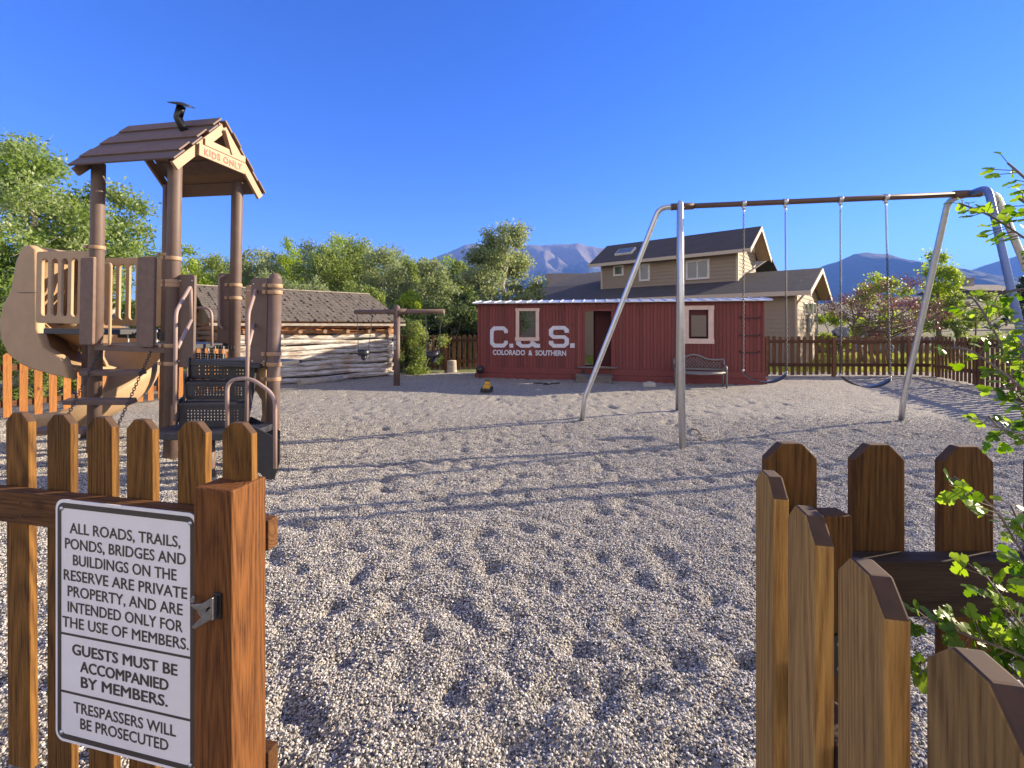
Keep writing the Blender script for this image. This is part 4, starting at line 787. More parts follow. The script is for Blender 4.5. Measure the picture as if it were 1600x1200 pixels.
def sag_seat(name, label, pa, pb, group, pxl, pxr, pyl, pyr, drop):
    def on_beam(px):
        k = (px - HX) / F; s = (k * B0.y - B0.x) / (bd.x - k * bd.y); return B0 + bd * s
    hl, hr = on_beam(pa), on_beam(pb); sl_, sr = on_beam(pxl), on_beam(pxr); zl = EYE - (pyl - HY) / F * sl_.y; zr = EYE - (pyr - HY) / F * sr.y
    mid = (hl + hr) / 2; root = thing(name, label, 'swing', (mid.x, mid.y, zl), group=group); o = Vector((mid.x, mid.y, zl))
    sl_.z, sr.z = zl, zr
    for h_, s_ in ((hl, sl_), (hr, sr)):
        c = MB(); chain_into(c, h_ - o + Vector((0, 0, -.13)), s_ - o + Vector((0, 0, .03)), .042, .0036, .0115); c.build('chain', M['chain'], root)
        hk = MB().tube([h_ - o + Vector((0, 0, -.03)), h_ - o + Vector((0, 0, -.075))], .02, 10); hk.lathe([(.037, -.025), (.046, -.025), (.046, .025), (.037, .025)], 16, Matrix.Translation(h_ - o) @ Vector((bd.x, bd.y, 0)).to_track_quat('Z', 'Y').to_matrix().to_4x4())
        hk.tube([h_ - o + Vector((.0, 0, -.07)), h_ - o + Vector((.016, 0, -.1)), h_ - o + Vector((0, 0, -.13)), h_ - o + Vector((-.016, 0, -.1)), h_ - o + Vector((.0, 0, -.07))], .005, 6); hk.build('hanger', M['galv'], root)
        MB().tube([s_ - o + Vector((0, 0, .04)), s_ - o + Vector((.012, 0, .015)), s_ - o + Vector((0, 0, -.01)), s_ - o + Vector((-.012, 0, .015)), s_ - o + Vector((0, 0, .04))], .006, 6).build('shackle', M['galv'], root)
    vs = []; side = Vector((bd.y, -bd.x, 0)); n = 17
    for i in range(n):
        t = i / (n - 1); p = sl_.lerp(sr, t) - o; p.z -= drop * (1 - (2 * t - 1) ** 2) ** .9; wv = .075 * (1 - .55 * abs(2 * t - 1) ** 4)
        for s in (-1, 1): vs.append(p + side * wv * s)
    mb = MB().add(vs, [(2 * i, 2 * i + 2, 2 * i + 3, 2 * i + 1) for i in range(n - 1)], True); st = mb.build('seat', M['rubber'], root); m = st.modifiers.new('t', 'SOLIDIFY'); m.thickness = .012; m.offset = 0
sag_seat('belt_swing', 'black belt swing in front of the red boxcar corner', 1162, 1227, 'belt swings on the tall frame', 1161, 1229, 581, 584, .13)
sag_seat('belt_swing', 'black belt swing in front of the brown picket fence', 1313, 1384, 'belt swings on the tall frame', 1314, 1391, 588, 592, .12)

# ------------------------------------------------------------------ toddler swing frame
tb_ = gnd(620, 603); TS = thing('swing_post', 'brown T shaped toddler swing post in the shade', 'swing post', tb_); tz = EYE + (HY - 487) / F * tb_.y
MB().lathe([(0, -.2), (.075, -.2), (.075, tz + .08)] + [(a, tz + .08 + b) for a, b in dome(.075)], 20).build('post', M['brown'], TS)
el, er = at(555, 487, tb_.y * 1.03) - tb_, at(694, 487, tb_.y * .98) - tb_; el.z = tz; er.z = tz
MB().tube([el, er], .055, 14).build('crossbar', M['brown'], TS); MB().tube([Vector((-.22, 0, tz)), Vector((.22, 0, tz))], .07, 14).build('collar', M['brown'], TS)
for k, z in enumerate((1.15, 1.02, .9)): MB().box(-.06, -.005, -.085, -.07, z * .96, z * .96 + .09).build('sticker', M['grey'], TS)
def bucket(label, pxa, pxb, pxs, pxe, pyt, pyb):
    Yb = tb_.y; a, b = at(pxa, 492, Yb), at(pxb, 492, Yb); s, e = at(pxs, pyt, Yb), at(pxe, pyt, Yb); z0 = at(pxs, pyb, Yb).z; mid = (s + e) / 2; root = thing('bucket_swing', label, 'swing', (mid.x, mid.y, z0), group='toddler bucket swings'); o = Vector((mid.x, mid.y, z0))
    a.z = b.z = tz - .05
    for p, q in ((a, s), (b, e)): chain_into(MB(), p - o, q - o, .05, .004, .013).build('chain', M['chain'], root)
    w_ = (e - s).length / 2; h_ = s.z - z0; n = 14; mb = MB(); vs = []
    for z, k in ((h_, 1.0), (h_ * .55, .98), (h_ * .45, .9)):
        for i in range(n): t = 2 * math.pi * i / n; vs.append((w_ * k * math.cos(t), .11 * k * math.sin(t), z))
    mb.add(vs, [(j * n + i, j * n + (i + 1) % n, (j + 1) * n + (i + 1) % n, (j + 1) * n + i) for j in range(2) for i in range(n)], True)
    c = mb.build('seat', M['rubber'], root); m = c.modifiers.new('t', 'SOLIDIFY'); m.thickness = .02
    MB().tube(bend([(-.02, -.1, h_ * .6), (0, -.06, .03), (0, .06, .0), (0, .11, h_ * .5)], .05), .03, 8).build('leg_divider', M['rubber'], root)
    MB().tube(bend([(w_ * .9, -.04, h_), (w_ * .85, -.03, h_ * .3), (w_ * .2, .0, .0)], .06), .022, 8).build('side_strap', M['grey'], root)
bucket('grey toddler bucket swing in front of the log wall', 558, 582, 560, 576, 546, 562); bucket('grey toddler bucket swing in front of the leafy bush', 665, 690, 667, 685, 549, 565)

# ------------------------------------------------------------------ red boxcar
c0, c1 = gnd(746, 590), gnd(1195, 601); d = c1 - c0; CL = d.length; CRZ = math.atan2(d.y, d.x); CF = Frame(c0, CRZ); CW, CD = 2.0, 1.35
BX = thing('boxcar', 'old red wooden railway boxcar with white lettering and open windows', 'boxcar', c0, CRZ)
def cpx(px, py, y=0): p = CF.y(px, py, y); return p.x, p.z
def opening(x0, y0, x1_, y1_, y=0): a, b = cpx(x0, y1_, y), cpx(x1_, y0, y); return (a[0], b[0], a[1], b[1])
OPF = [opening(811, 486, 837.5, 527), opening(914, 486, 955, 572), opening(1075.5, 484, 1107, 529)]
OPB = [opening(800, 480, 842, 528, CD), opening(905, 484, 929, 570, CD), opening(1081, 490, 1103, 526, CD)]
def board_wall(ops, y0, y1, sgn):
    mb = MB(); bw = .085; n = int(round(CL / bw)); bw = CL / n; rnd = random.Random(5)
    for i in range(n):
        xa_, xb_ = i * bw, (i + 1) * bw; spans = [(.10, CW)]; xc = (xa_ + xb_) / 2; tt_ = rnd.random()
        for o in ops:
            if o[0] < xc < o[1]:
                new = []
                for s in spans:
                    if o[2] > s[0]: new.append((s[0], min(s[1], o[2])))
                    if o[3] < s[1]: new.append((max(s[0], o[3]), s[1]))
                spans = [s for s in new if s[1] - s[0] > .01]
        for s in spans:
            off = rnd.uniform(0, .004) * sgn; mb.box(xa_ + .002, xb_ - .002, min(y0, y1) + off, max(y0, y1) + off, s[0], s[1], tint=tt_)
    return mb
board_wall(OPF, 0, .03, 1).build('wall', M['red'], BX, .004)
board_wall(OPB, CD - .03, CD, -1).build('wall', M['red'], BX)
for x in (.0, CL):
    mb = MB(); n = 24
    for i in range(n): mb.box(x - .03 if x > 1 else .0, x if x > 1 else .03, .035 + (CD - .07) * i / n + .002, .035 + (CD - .07) * (i + 1) / n - .002, .1, CW, tint=random.random())
    mb.build('wall', M['red'], BX, .003)
MB().box(.03, CL - .03, .05, CD - .05, .18, .24).build('floor_boards', M['weathered'], BX)
mb = MB().box(-.06, CL + .05, -.03, -.002, -.1, .14).box(-.06, CL + .05, CD + .002, CD + .03, -.1, .14).box(CL + .002, CL + .03, 0, CD, -.1, .14); mb.build('sill_beam', M['redtrim'], BX, .006)
mb = MB().box(-.02, OPF[1][0] - .08, -.022, -.001, .145, .30).box(OPF[1][1] + .08, CL + .02, -.022, -.001, .145, .30); mb.build('skirting', M['redtrim'], BX, .004)
for x in (.01, CL - .06): MB().box(x, x + .05, -.018, -.001, .30, CW - .002).build('corner_post', M['redtrim'], BX, .003)
for px in (879, 1000): x, z = cpx(px, 485); MB().prism([(x - .02, CW - .16), (x + .02, CW - .20), (x + .02, CW - .003), (x - .02, CW - .003)], -.03, -.001).build('roof_bracket', M['redtrim'], BX)
def frame(o, ww, mat, name='window', sill=.04):
    x0, xx1, z0, z1 = o; mb = MB().box(x0 - ww, x0 + .006, -.028, .04, z0, z1).box(xx1 - .006, xx1 + ww, -.028, .04, z0, z1).box(x0 - ww - .012, xx1 + ww + .012, -.032, .041, z1, z1 + ww * .9).box(x0 - ww - .02, xx1 + ww + .01, -.04, .042, z0 - ww * 1.1, z0); return mb.build(name, mat, BX, .004)
frame(OPF[0], .085, M['pink']); wd = frame(OPF[2], .115, M['pink'])
x0, xx1, z0, z1 = OPF[2]; MB().box(x0 + .007, x0 + .05, .045, .09, z0, z1).box(xx1 - .035, xx1 - .007, .045, .09, z0, z1).box(x0 + .051, xx1 - .036, .045, .09, z1 - .13, z1).box(x0 + .06, x0 + .085, .1, .12, z0, z1 - .14).build('sash', M['darkred'], wd)
x0, xx1, z0, z1 = OPF[1]; dr = MB().box(x0 - .045, x0 - .002, -.024, .05, z0, z1).box(xx1 + .002, xx1 + .045, -.024, .05, z0, z1).box(x0 - .06, xx1 + .06, -.026, .051, z1 + .002, z1 + .06).build('door_frame', M['redtrim'], BX, .004)
MB().box(x0 - .2, xx1 + .16, -.09, .04, z0 - .045, z0 - .005).build('door_sill', M['weathered'], BX, .004)
lx_ = cpx(930, 500, .45)[0]; mb = MB(); mb.box(lx_, xx1 + .5, .44, .48, .25, z1 - .03)
for k in range(4): mb.box(lx_ + .02 + k * .12, lx_ + .03 + k * .12, .434, .439, .3, z1 - .08)
mb.build('door', M['darkred'], BX, .003)
MB().box(.04, CL - .04, CD - .20, CD - .16, .25, .3).build('inner_beam', M['darkred'], BX)
mb = MB().quad((-.10, -.16, CW + .03), (CL + .12, -.16, CW + .03), (CL + .12, CD / 2, CW + .13), (-.10, CD / 2, CW + .13)).quad((-.10, CD / 2, CW + .13), (CL + .12, CD / 2, CW + .13), (CL + .12, CD + .16, CW + .03), (-.10, CD + .16, CW + .03))
RFm = mb.build('roof', M['roofmetal'], BX); m = RFm.modifiers.new('t', 'SOLIDIFY'); m.thickness = .02
mb = MB(); nrib = 25
for i in range(nrib + 1): x = -.09 + (CL + .2) * i / nrib; mb.beam((x, -.17, CW + .035), (x, CD / 2, CW + .136), .028, .03)
mb.build('roof_rib', M['roofmetal'], RFm)
MB().box(-.06, CL + .06, -.12, -.002, CW + .003, CW + .02).build('eave_board', M['redtrim'], RFm)
for py in (497, 524.5, 550.5):
    a, b = cpx(1156, py), cpx(1186.5, py); MB().tube(bend([(a[0], -.005, a[1] + .03), (a[0], -.07, a[1]), (b[0], -.07, b[1]), (b[0], -.005, b[1] + .03)], .03), .012, 8).build('grab_rung', M['black'], BX)
# lettering on the boxcar: C . & S .
LT = MB(); x0, z1 = cpx(765.8, 510); xx1, z0 = cpx(793.5, 543)
def strokes(mb, poly, x0, x1_, z0, z1): mb.prism([(x0 + u * (x1_ - x0), z0 + v * (z1 - z0)) for u, v in poly], -.0075, -.0015)
C_ = [(.2, 0), (.8, 0), (1, .17), (1, .32), (.8, .32), (.8, .25), (.72, .18), (.28, .18), (.2, .26), (.2, .74), (.28, .82), (.72, .82), (.8, .75), (.8, .68), (1, .68), (1, .83), (.8, 1), (.2, 1), (0, .83), (0, .17)]
S_ = [(.2, 0), (.8, 0), (1, .16), (1, .42), (.8, .57), (.28, .57), (.21, .63), (.21, .77), (.28, .83), (.72, .83), (.78, .77), (.78, .69), (1, .69), (1, .84), (.8, 1), (.2, 1), (0, .84), (0, .56), (.2, .41), (.72, .41), (.79, .36), (.79, .23), (.72, .17), (.28, .17), (.22, .23), (.22, .31), (0, .31), (0, .16)]
strokes(LT, C_, x0, xx1, z0, z1)
a, b = cpx(796, 543), cpx(802, 537); LT.box(a[0], b[0], -.0075, -.0015, a[1], b[1])
a, b = cpx(857.7, 543), cpx(889, 509.3); strokes(LT, S_, a[0], b[0], a[1], b[1])
a, b = cpx(891, 543.3), cpx(898, 536.5); LT.box(a[0], b[0], -.0075, -.0015, a[1], b[1])
a, b = cpx(806.5, 543), cpx(844, 531); strokes(LT, [(.18, 0), (.55, 0), (.68, .22), (.78, 0), (1, 0), (1, .5), (.88, .5), (.82, .62), (.7, .95), (.55, .95), (.62, .6), (.5, .42), (.26, .42), (.2, .6), (.2, .95), (0, .95), (0, .42)], a[0], b[0], a[1], b[1])
LT.build('lettering', M['letter'], BX)
a, b = cpx(770, 554.6), cpx(884.5, 547.6); me = text_mesh('COLORADO  &  SOUTHERN', .1, .003, 'LEFT', .003); xs = [v.co.x for v in me.vertices]; zs = [v.co.z for v in me.vertices]
for v in me.vertices: v.co.x = (v.co.x - min(xs)) / (max(xs) - min(xs)) * (b[0] - a[0]); v.co.z = (v.co.z - min(zs)) / (max(zs) - min(zs)) * (b[1] - a[1])
link('lettering', me, M['letter'], BX, loc=(a[0], -.0045, a[1]))
p = cpx(895, 508); MB().lathe([(0, .004), (.02, .003), (.022, 0)], 12, Matrix.Translation((p[0], -.003, p[1])) @ Matrix.Rotation(R(90), 4, 'X')).build('bolt', M['black'], BX)
p = CF.M @ Vector((cpx(750, 578, -.15)[0], -.17, .15)); mb = MB().lathe([(0, 0), (.08, .0), (.10, .04), (.10, .13), (.07, .18), (0, .19)], 16); mb.box(-.02, .02, -.02, .02, -.16, 0); mb.build('yard_lamp', M['black'], None, loc=p); tag(bpy.context.scene.objects['yard_lamp'], 'small black lamp at the left foot of the red boxcar', 'lamp')
p = CF.M @ Vector((cpx(912, 577, -.06)[0], -.12, .14)); o = MB().box(-.04, .04, -.03, .03, 0, .10).box(-.05, .05, -.035, .035, .1, .115).box(-.02, .02, -.015, .015, .115, .14).build('metal_box', M['black'], None, .004, loc=p, rot=(0, 0, CRZ)); tag(o, 'small black box on the beam under the boxcar doorway', 'box')
# wooden step in front of the door
a, b = CF.y(899, 597, -.55), CF.y(957, 597, -.55); p = CF.M @ Vector((a.x, -.62, 0)); st = thing('wooden_step', 'low weathered wooden step below the boxcar doorway', 'step', p, CRZ); L = b.x - a.x
mb = MB()
for k in range(3): mb.box(0, L, k * .155, k * .155 + .15, .145, .185)
mb.build('tread', M['weathered'], st, .004)
MB().box(.02, L - .02, .02, .06, -.02, .142).box(.02, L - .02, .4, .44, -.02, .142).box(L - .065, L - .021, .062, .398, -.02, .142).build('riser', M['weathered'], st, .004)
# bench
p0, p1 = gnd(1056, 604), gnd(1137, 606.5); d = p1 - p0; BRZ = math.atan2(d.y, d.x); BF = Frame(p0, BRZ); L = d.length
BN = thing('garden_bench', 'metal bench with lattice back against the red boxcar', 'bench', p0, BRZ)
zt_ = .76; zb = .36; mb = MB()
arch = [(x * L, zt_ - .16 + .14 * (math.exp(-((x - .42) / .22) ** 2)) + .02 * math.cos(x * 6), ) for x in np.linspace(0, 1, 18)]
ap = [Vector((x, .42, z)) for x, z in arch]; mb.tube(ap, .025, 8); mb.tube([(0, .42, zb + .02), (L, .42, zb + .02)], .028, 8); mb.tube([(0, .42, zb), ap[0]], .025, 8); mb.tube([(L, .42, zb), ap[-1]], .025, 8); mb.build('backrest', M['iron'], BN)
lat = MB(); n = 15
for k in range(-4, n + 1):
    for s in (1, -1):
        xs0 = L * k / n; 
        pp = []
        for j in range(9):
            z = zb + .03 + j * .045; x = xs0 + (j * .045) * .9 if s > 0 else L - xs0 - j * .045 * .9
            if .04 < x < L - .04 and z < np.interp(x, [a_[0] for a_ in arch], [a_[1] for a_ in arch]) - .03: pp.append((x, .42 + .004 * s, z))
        if len(pp) > 1: lat.tube(pp, .009, 4)
lat.build('lattice', M['iron'], BN)
mb = MB()
for k in range(5): mb.tube([(0, .02 + k * .085, .325 - (.01 if k == 0 else 0)), (L * .5, .02 + k * .085, .318 - .02 * (k == 0)), (L, .02 + k * .085, .325)], .02, 6)
mb.build('seat', M['iron'], BN)
for x in (.02, L - .02):
    MB().tube(bend([(x, 0, -.03), (x, .01, .48), (x, .40, .50)], .08), .02, 8).build('armrest', M['iron'], BN); MB().tube([(x, .44, -.03), (x, .41, .4)], .02, 8).build('leg', M['iron'], BN)
# block, stump, toy, sticks
p = gnd(1014, 604); cbk = MB().prism([(-.14, 0), (.14, 0), (.14, .09), (.02, .12), (-.14, .08)], -.08, .08).build('concrete_block', M['concrete'], None, .008, loc=p, rot=(0, 0, R(-10))); tag(cbk, 'grey concrete block lying in the gravel near the boxcar', 'block')
p = Vector((at(706, 580, 14.0).x, 14.0, -.02)); sr = thing('tree_stump', 'grey cut stump in front of the brown fence by the bush', 'stump', p); mb = MB(); mb.lathe([(.17, 0), (.15, .1), (.14, .36)], 18); mb.build('side', M['palebark'], sr); MB().lathe([(.14, .36), (.13, .375), (0, .37)], 18).build('cut_face', M['trim'], sr)
p = gnd(760, 612.5); tl = thing('toy_loader', 'yellow and black toy loader on the gravel', 'toy', p, R(-8))
MB().box(-.07, .07, .0, .2, .075, .13).prism([(-.06, .13), (.06, .13), (.05, .155), (-.05, .155)], .0, .2).build('body', M['yellow'], tl, .01)
MB().box(-.05, .05, .08, .16, .157, .22).build('cab', M['yellow'], tl, .01); MB().box(-.055, .055, .07, .17, .222, .235).build('cab_roof', M['black'], tl, .004)
MB().prism([(-.115, .01), (.115, .01), (.115, .075), (-.115, .075)], -.10, -.06).build('bucket', M['black'], tl, .006); MB().beam((-.06, -.06, .06), (-.06, .1, .14), .02, .03).beam((.06, -.06, .06), (.06, .1, .14), .02, .03).build('lift_arm', M['yellow'], tl, .003)
for x in (-.09, .09):
    for y in (.03, .17): MB().lathe([(0, -.022), (.045, -.022), (.055, -.012), (.055, .012), (.045, .022), (0, .022)], 16, Matrix.Translation((x, y, .05)) @ Matrix.Rotation(R(90), 4, 'Y')).build('wheel', M['black'], tl)
a, b = gnd(1081, 672), gnd(1097, 683); o = MB().tube([(0, 0, .02), ((b - a) * .5 + Vector((0, 0, .05))), (b - a) + Vector((.0, 0, .02))], [.012, .01, .006], 6).tube([(b - a) * .5 + Vector((0, 0, .05)), (b - a) * .7 + Vector((-.06, .1, .06))], .006, 5).build('stick', M['bark'], None, loc=a); tag(o, 'dark forked stick on the gravel beside the front swing leg', 'stick')
p = gnd(1099, 687); o = MB().tube([(-.05, 0, .02), (-.01, .01, .035), (.03, .03, .02), (.06, .03, .03)], [.02, .013, .014, .018], 8).build('wood_scrap', M['palebark'], None, loc=p); tag(o, 'pale curved wood scrap on the gravel beside the front swing leg', 'wood scrap')
p = gnd(853, 600); o = MB().lathe([(0, .03), (.07, .025), (.09, 0), (0, 0)], 14).tube([(-.3, .02, .02), (-.08, 0, .02)], .018, 6).tube([(.1, 0, .02), (.34, .06, .02)], .016, 6).build('toy_scrap', M['deck'], None, loc=p); tag(o, 'flat dark toy lying in the shade before the boxcar', 'toy')

# ------------------------------------------------------------------ log cabin
k0 = Vector((-6.46, 10.25, 0)); dl = Vector((.727, .687, 0)); KF = Frame(k0, math.atan2(dl.y, dl.x)); KL, KD, EV, RD = 4.05, 4.0, 1.60, 2.38
CB = thing('log_cabin', 'low weathered log cabin with whitewashed logs and shake roof', 'cabin', k0, math.atan2(dl.y, dl.x)); rnd = random.Random(9)
def log_wall(a, b, n, top, tints, over=.16):
    mb = MB(); a, b = Vector(a), Vector(b); d = (b - a).normalized(); hh = top / n
    for i in range(n):
        zc = hh * (i + .5); r = hh * rnd.uniform(.48, .58); ph = rnd.uniform(0, 6); e0, e1 = rnd.uniform(.05, over), rnd.uniform(.05, over); pts = []; rs_ = []
        for k in range(15):
            t = k / 14; p = (a - d * e0).lerp(b + d * e1, t); p.z = zc + .018 * math.sin(t * 5 + ph) + .012 * math.sin(t * 13 + ph * 2); pts.append(p + Vector((d.y, -d.x, 0)) * rnd.uniform(-.006, .006)); rs_.append(r * (1.04 - .12 * t + rnd.uniform(-.05, .05)))
        mb.tube(pts, rs_, 10, tint=tints[min(i, len(tints) - 1)])
    return mb
tn = [.1, .25, .2, .05, .28, .12, .25, .2, .22, .92, .8, 1.0]
log_wall((0, 0, 0), (KL, 0, 0), 12, EV, tn).build('wall', M['log'], CB); log_wall((0, 0, 0), (0, KD, 0), 12, EV - .07, [.5, .55, .45, .6, .5, .62, .5, .55, .7, .6, .7, .75]).build('wall', M['log'], CB)
log_wall((KL, 0, 0), (KL, KD, 0), 12, EV - .07, tn).build('wall', M['log'], CB); log_wall((0, KD, 0), (KL, KD, 0), 12, EV, tn).build('wall', M['log'], CB)
mb = MB()
for k in range(7): x = .35 + k * .6; mb.tube([(x, -.22, EV - .33), (x, .3, EV - .33)], .05, 10, tint=.62)
mb.build('log_end', M['log'], CB)
mb = MB()
for x in (0.02, KL - .02):
    for k in range(16):
        y0_, y1_ = KD * k / 16, KD * (k + 1) / 16 - .006; h0 = EV - .02 + (RD - .06 - EV) * (1 - abs((y0_ + y1_) / 2 - KD / 2) / (KD / 2)); mb.box(x - .015, x + .015, y0_, y1_, EV - .12, h0, tint=.5 + .3 * rnd.random())
mb.build('gable_boards', M['log'], CB)
ov = .32; sl_k = (RD - EV) / (KD / 2); mb = MB()
for s in (0, 1):
    y_e, z_e = (-ov, EV + .05 - sl_k * ov) if s == 0 else (KD + ov, EV + .05 - sl_k * ov); nr = 15; dirn = 1 if s == 0 else -1
    for i in range(nr):
        f0, f1 = i / nr, (i + 1) / nr + .02; ya, yb = y_e + (KD / 2 - y_e) * f0, y_e + (KD / 2 - y_e) * min(f1, 1); za, zb_ = z_e + (RD + .05 - z_e) * f0, z_e + (RD + .05 - z_e) * min(f1, 1); nx = 34
        for j in range(nx):
            xl = -.35 + (KL + .7) * (j + (.5 if i % 2 else 0) * .0) / nx; xr = xl + (KL + .7) / nx - .006; j1 = rnd.uniform(0, .022); dz = rnd.uniform(-.03, .02) * (1 if s == 0 else -1)
            A_ = (xl, ya + dz, za + .022 + j1); B_ = (xr, ya + dz, za + .022 + j1 * .6); C2 = (xr, yb, zb_ + .004); D2 = (xl, yb, zb_ + .004); A2, B2 = (xl, ya + dz, za - .004), (xr, ya + dz, za - .004)
            uvs = [(xl, f0 * 2), (xr, f0 * 2), (xr, f1 * 2), (xl, f1 * 2)]
            if s == 0: mb.quad(A_, B_, C2, D2, uvs); mb.quad(A2, B2, B_, A_, uvs)
            else: mb.quad(B_, A_, D2, C2, uvs)
mb.build('roof', M['shake'], CB)
MB().beam((-.35, -ov + .02, EV - .03 - sl_k * ov), (KL + .35, -ov + .02, EV - .03 - sl_k * ov), .03, .06).build('eave_board', M['palebark'], CB); MB().beam((-.36, KD / 2, RD + .07), (KL + .36, KD / 2, RD + .07), .12, .03).build('ridge_board', M['palebark'], CB)
o = MB().tube([(0, 0, .04), (1.1, .12, .05)], [.09, .07], 10).build('fallen_log', M['palebark'], None, loc=KF.M @ Vector((1.45, -.42, 0)), rot=(0, 0, math.atan2(dl.y, dl.x))); tag(o, 'weathered log lying along the foot of the cabin wall', 'log')

# ------------------------------------------------------------------ tan house
HO = Vector((10, 16, 0)); hrz = math.atan2(-.653, .757)       # local x runs to the right along the front wall, local y away
HF = Frame(HO, hrz); HS = thing('tan_house', 'tan two storey house with dark shingle roofs behind the red boxcar', 'house', HO, hrz)
def lap(mb, P0, P1, z0, ztop, lapw=.16):                      # clapboards from P0 to P1 (x,y); ztop(t) height along the wall
    P0, P1 = Vector((*P0, 0)), Vector((*P1, 0)); d = P1 - P0; L = d.length; u = d / L; nrm = Vector((u.y, -u.x, 0)); z = z0
    while z < max(ztop(t) for t in (0, .25, .5, .75, 1)):
        ts = [t for t in np.linspace(0, 1, 61) if ztop(t) > z + .01]
        if len(ts) > 1:
            a, b = P0 + d * min(ts), P0 + d * max(ts); z1 = z + lapw; zz = min(z1, max(ztop(t) for t in ts))
            mb.quad(a + nrm * .022 + Vector((0, 0, z)), b + nrm * .022 + Vector((0, 0, z)), b + nrm * .002 + Vector((0, 0, zz)), a + nrm * .002 + Vector((0, 0, zz))); mb.quad(a + Vector((0, 0, z)), b + Vector((0, 0, z)), b + nrm * .022 + Vector((0, 0, z)), a + nrm * .022 + Vector((0, 0, z)))
        z += lapw
    return mb
EL, SLP = 2.66, .36; WD = 5.2; RP = EL + SLP * WD / 2
mb = MB(); lap(mb, (-12.9, 0), (0, 0), -.1, lambda t: EL); lap(mb, (0, 0), (0, WD), -.1, lambda t: EL + SLP * (WD / 2 - abs(t * WD - WD / 2)) - .02); mb.build('wall', M['siding'], HS)
MB().box(-12.9, -.02, .06, .12, -.2, EL).box(-.14, -.06, .1, WD, -.2, EL).build('wall', M['siding'], HS)
def roof_quad(mb, a, b, c, d, lift=0):
    a, b, c, d = map(Vector, (a, b, c, d)); L = (b - a).length; S = (d - a).length; o = a.x; mb.quad(a, b, c, d, [(0 + o, 0), (L + o, 0), (L + o, S), (0 + o, S)])
OH = .42; e0 = EL - SLP * OH * .3; mb = MB()
roof_quad(mb, (-12.9 - .1, -OH, e0), (.45, -OH, e0), (.45, WD / 2, RP + .08), (-13.0, WD / 2, RP + .08)); roof_quad(mb, (.45, WD + OH, e0), (-4, WD + OH, e0), (-4, WD / 2, RP + .08), (.45, WD / 2, RP + .08))
roof_quad(mb, (-13.0, WD / 2, RP + .08), (-2.2, WD / 2, RP + .081), (-2.2, 7.2, 4.9), (-13.0, 7.2, 4.9)); roof_quad(mb, (-2.2, 12, e0 + .6), (-13, 12, e0 + .6), (-13, 7.2, 4.9), (-2.2, 7.2, 4.9))
o = mb.build('roof', M['shingle'], HS); m = o.modifiers.new('t', 'SOLIDIFY'); m.thickness = .06; m.offset = -1
RL = o
MB().box(-13.0, .46, -OH - .03, -OH - .002, e0 - .15, e0 + .005).build('fascia', M['trim'], RL)
def rake(x, y0, z0, y1, z1, w_=.18): return MB().prism([(y0, z0 - w_), (y1, z1 - w_), (y1, z1), (y0, z0)], 0, .03, Matrix.Translation((x, 0, 0)) @ Matrix(((0, -1, 0, 0), (1, 0, 0, 0), (0, 0, 1, 0), (0, 0, 0, 1))))
rake(.485, -OH, e0, WD / 2, RP + .07).build('fascia', M['trim'], RL); rake(.485, WD / 2, RP + .07, WD + OH, e0).build('fascia', M['trim'], RL)
mb = MB(); mb.quad((.03, -OH, e0 - .075), (.44, -OH, e0 - .075), (.44, WD / 2, RP - .0), (.03, WD / 2, RP - .0)); mb.quad((.03, WD / 2, RP - .0), (.44, WD / 2, RP - .0), (.44, WD + OH, e0 - .075), (.03, WD + OH, e0 - .075)); mb.build('soffit', M['soffit'], RL)
rake(-13.0, -OH, e0 + .0, 7.2, 4.9, .22).build('fascia', M['trim'], RL)
mb = MB(); lap(mb, (-12.9, 12), (-12.9, 0), -.1, lambda t: e0 + (4.7 - e0) * (1 - abs((1 - t) * 12 - 7.2) / 7.2)); mb.build('wall', M['siding'], HS)
MB().box(-.05, .03, -.028, -.024, -.1, EL - .12).box(.024, .03, -.02, .07, -.1, EL - .12).build('corner_board', M['trim'], HS)
# upper storey
ux0, ux1, uy0, uy1, UE, UR = -8.55, -2.28, 1.42, 4.35, 4.62, 5.56
zb0 = EL + SLP * uy0 - .1; mb = MB(); lap(mb, (ux0, uy0), (ux1, uy0), zb0, lambda t: UE); lap(mb, (ux1, uy0), (ux1, uy1), zb0, lambda t: UE + (UR - UE - .08) * (1 - abs(t - .5) * 2)); lap(mb, (ux0, uy1), (ux0, uy0), zb0, lambda t: UE + (UR - UE - .08) * (1 - abs(t - .5) * 2))
mb.box(ux0 + .03, ux1 - .03, uy0 + .06, uy0 + .1, zb0, UE); mb.build('wall', M['siding'], HS)
ym = (uy0 + uy1) / 2; us = (UR - UE) / (ym - uy0); uo = .4; ue = UE - us * uo * .55; mb = MB()
roof_quad(mb, (ux0 - .5, uy0 - uo, ue), (ux1 + .55, uy0 - uo, ue), (ux1 + .55, ym, UR + .1), (ux0 - .5, ym, UR + .1)); roof_quad(mb, (ux1 + .55, uy1 + uo, ue), (ux0 - .5, uy1 + uo, ue), (ux0 - .5, ym, UR + .1), (ux1 + .55, ym, UR + .1))
UO = mb.build('roof', M['shingle'], HS); m = UO.modifiers.new('t', 'SOLIDIFY'); m.thickness = .06; m.offset = -1
MB().box(ux0 - .5, ux1 + .56, uy0 - uo - .03, uy0 - uo - .002, ue - .14, ue + .004).build('fascia', M['trim'], UO)
rake(ux1 + .585, uy0 - uo, ue, ym, UR + .09).build('fascia', M['trim'], UO); rake(ux1 + .585, ym, UR + .09, uy1 + uo, ue).build('fascia', M['trim'], UO); rake(ux0 - .50, uy0 - uo, ue, ym, UR + .09).build('fascia', M['trim'], UO)
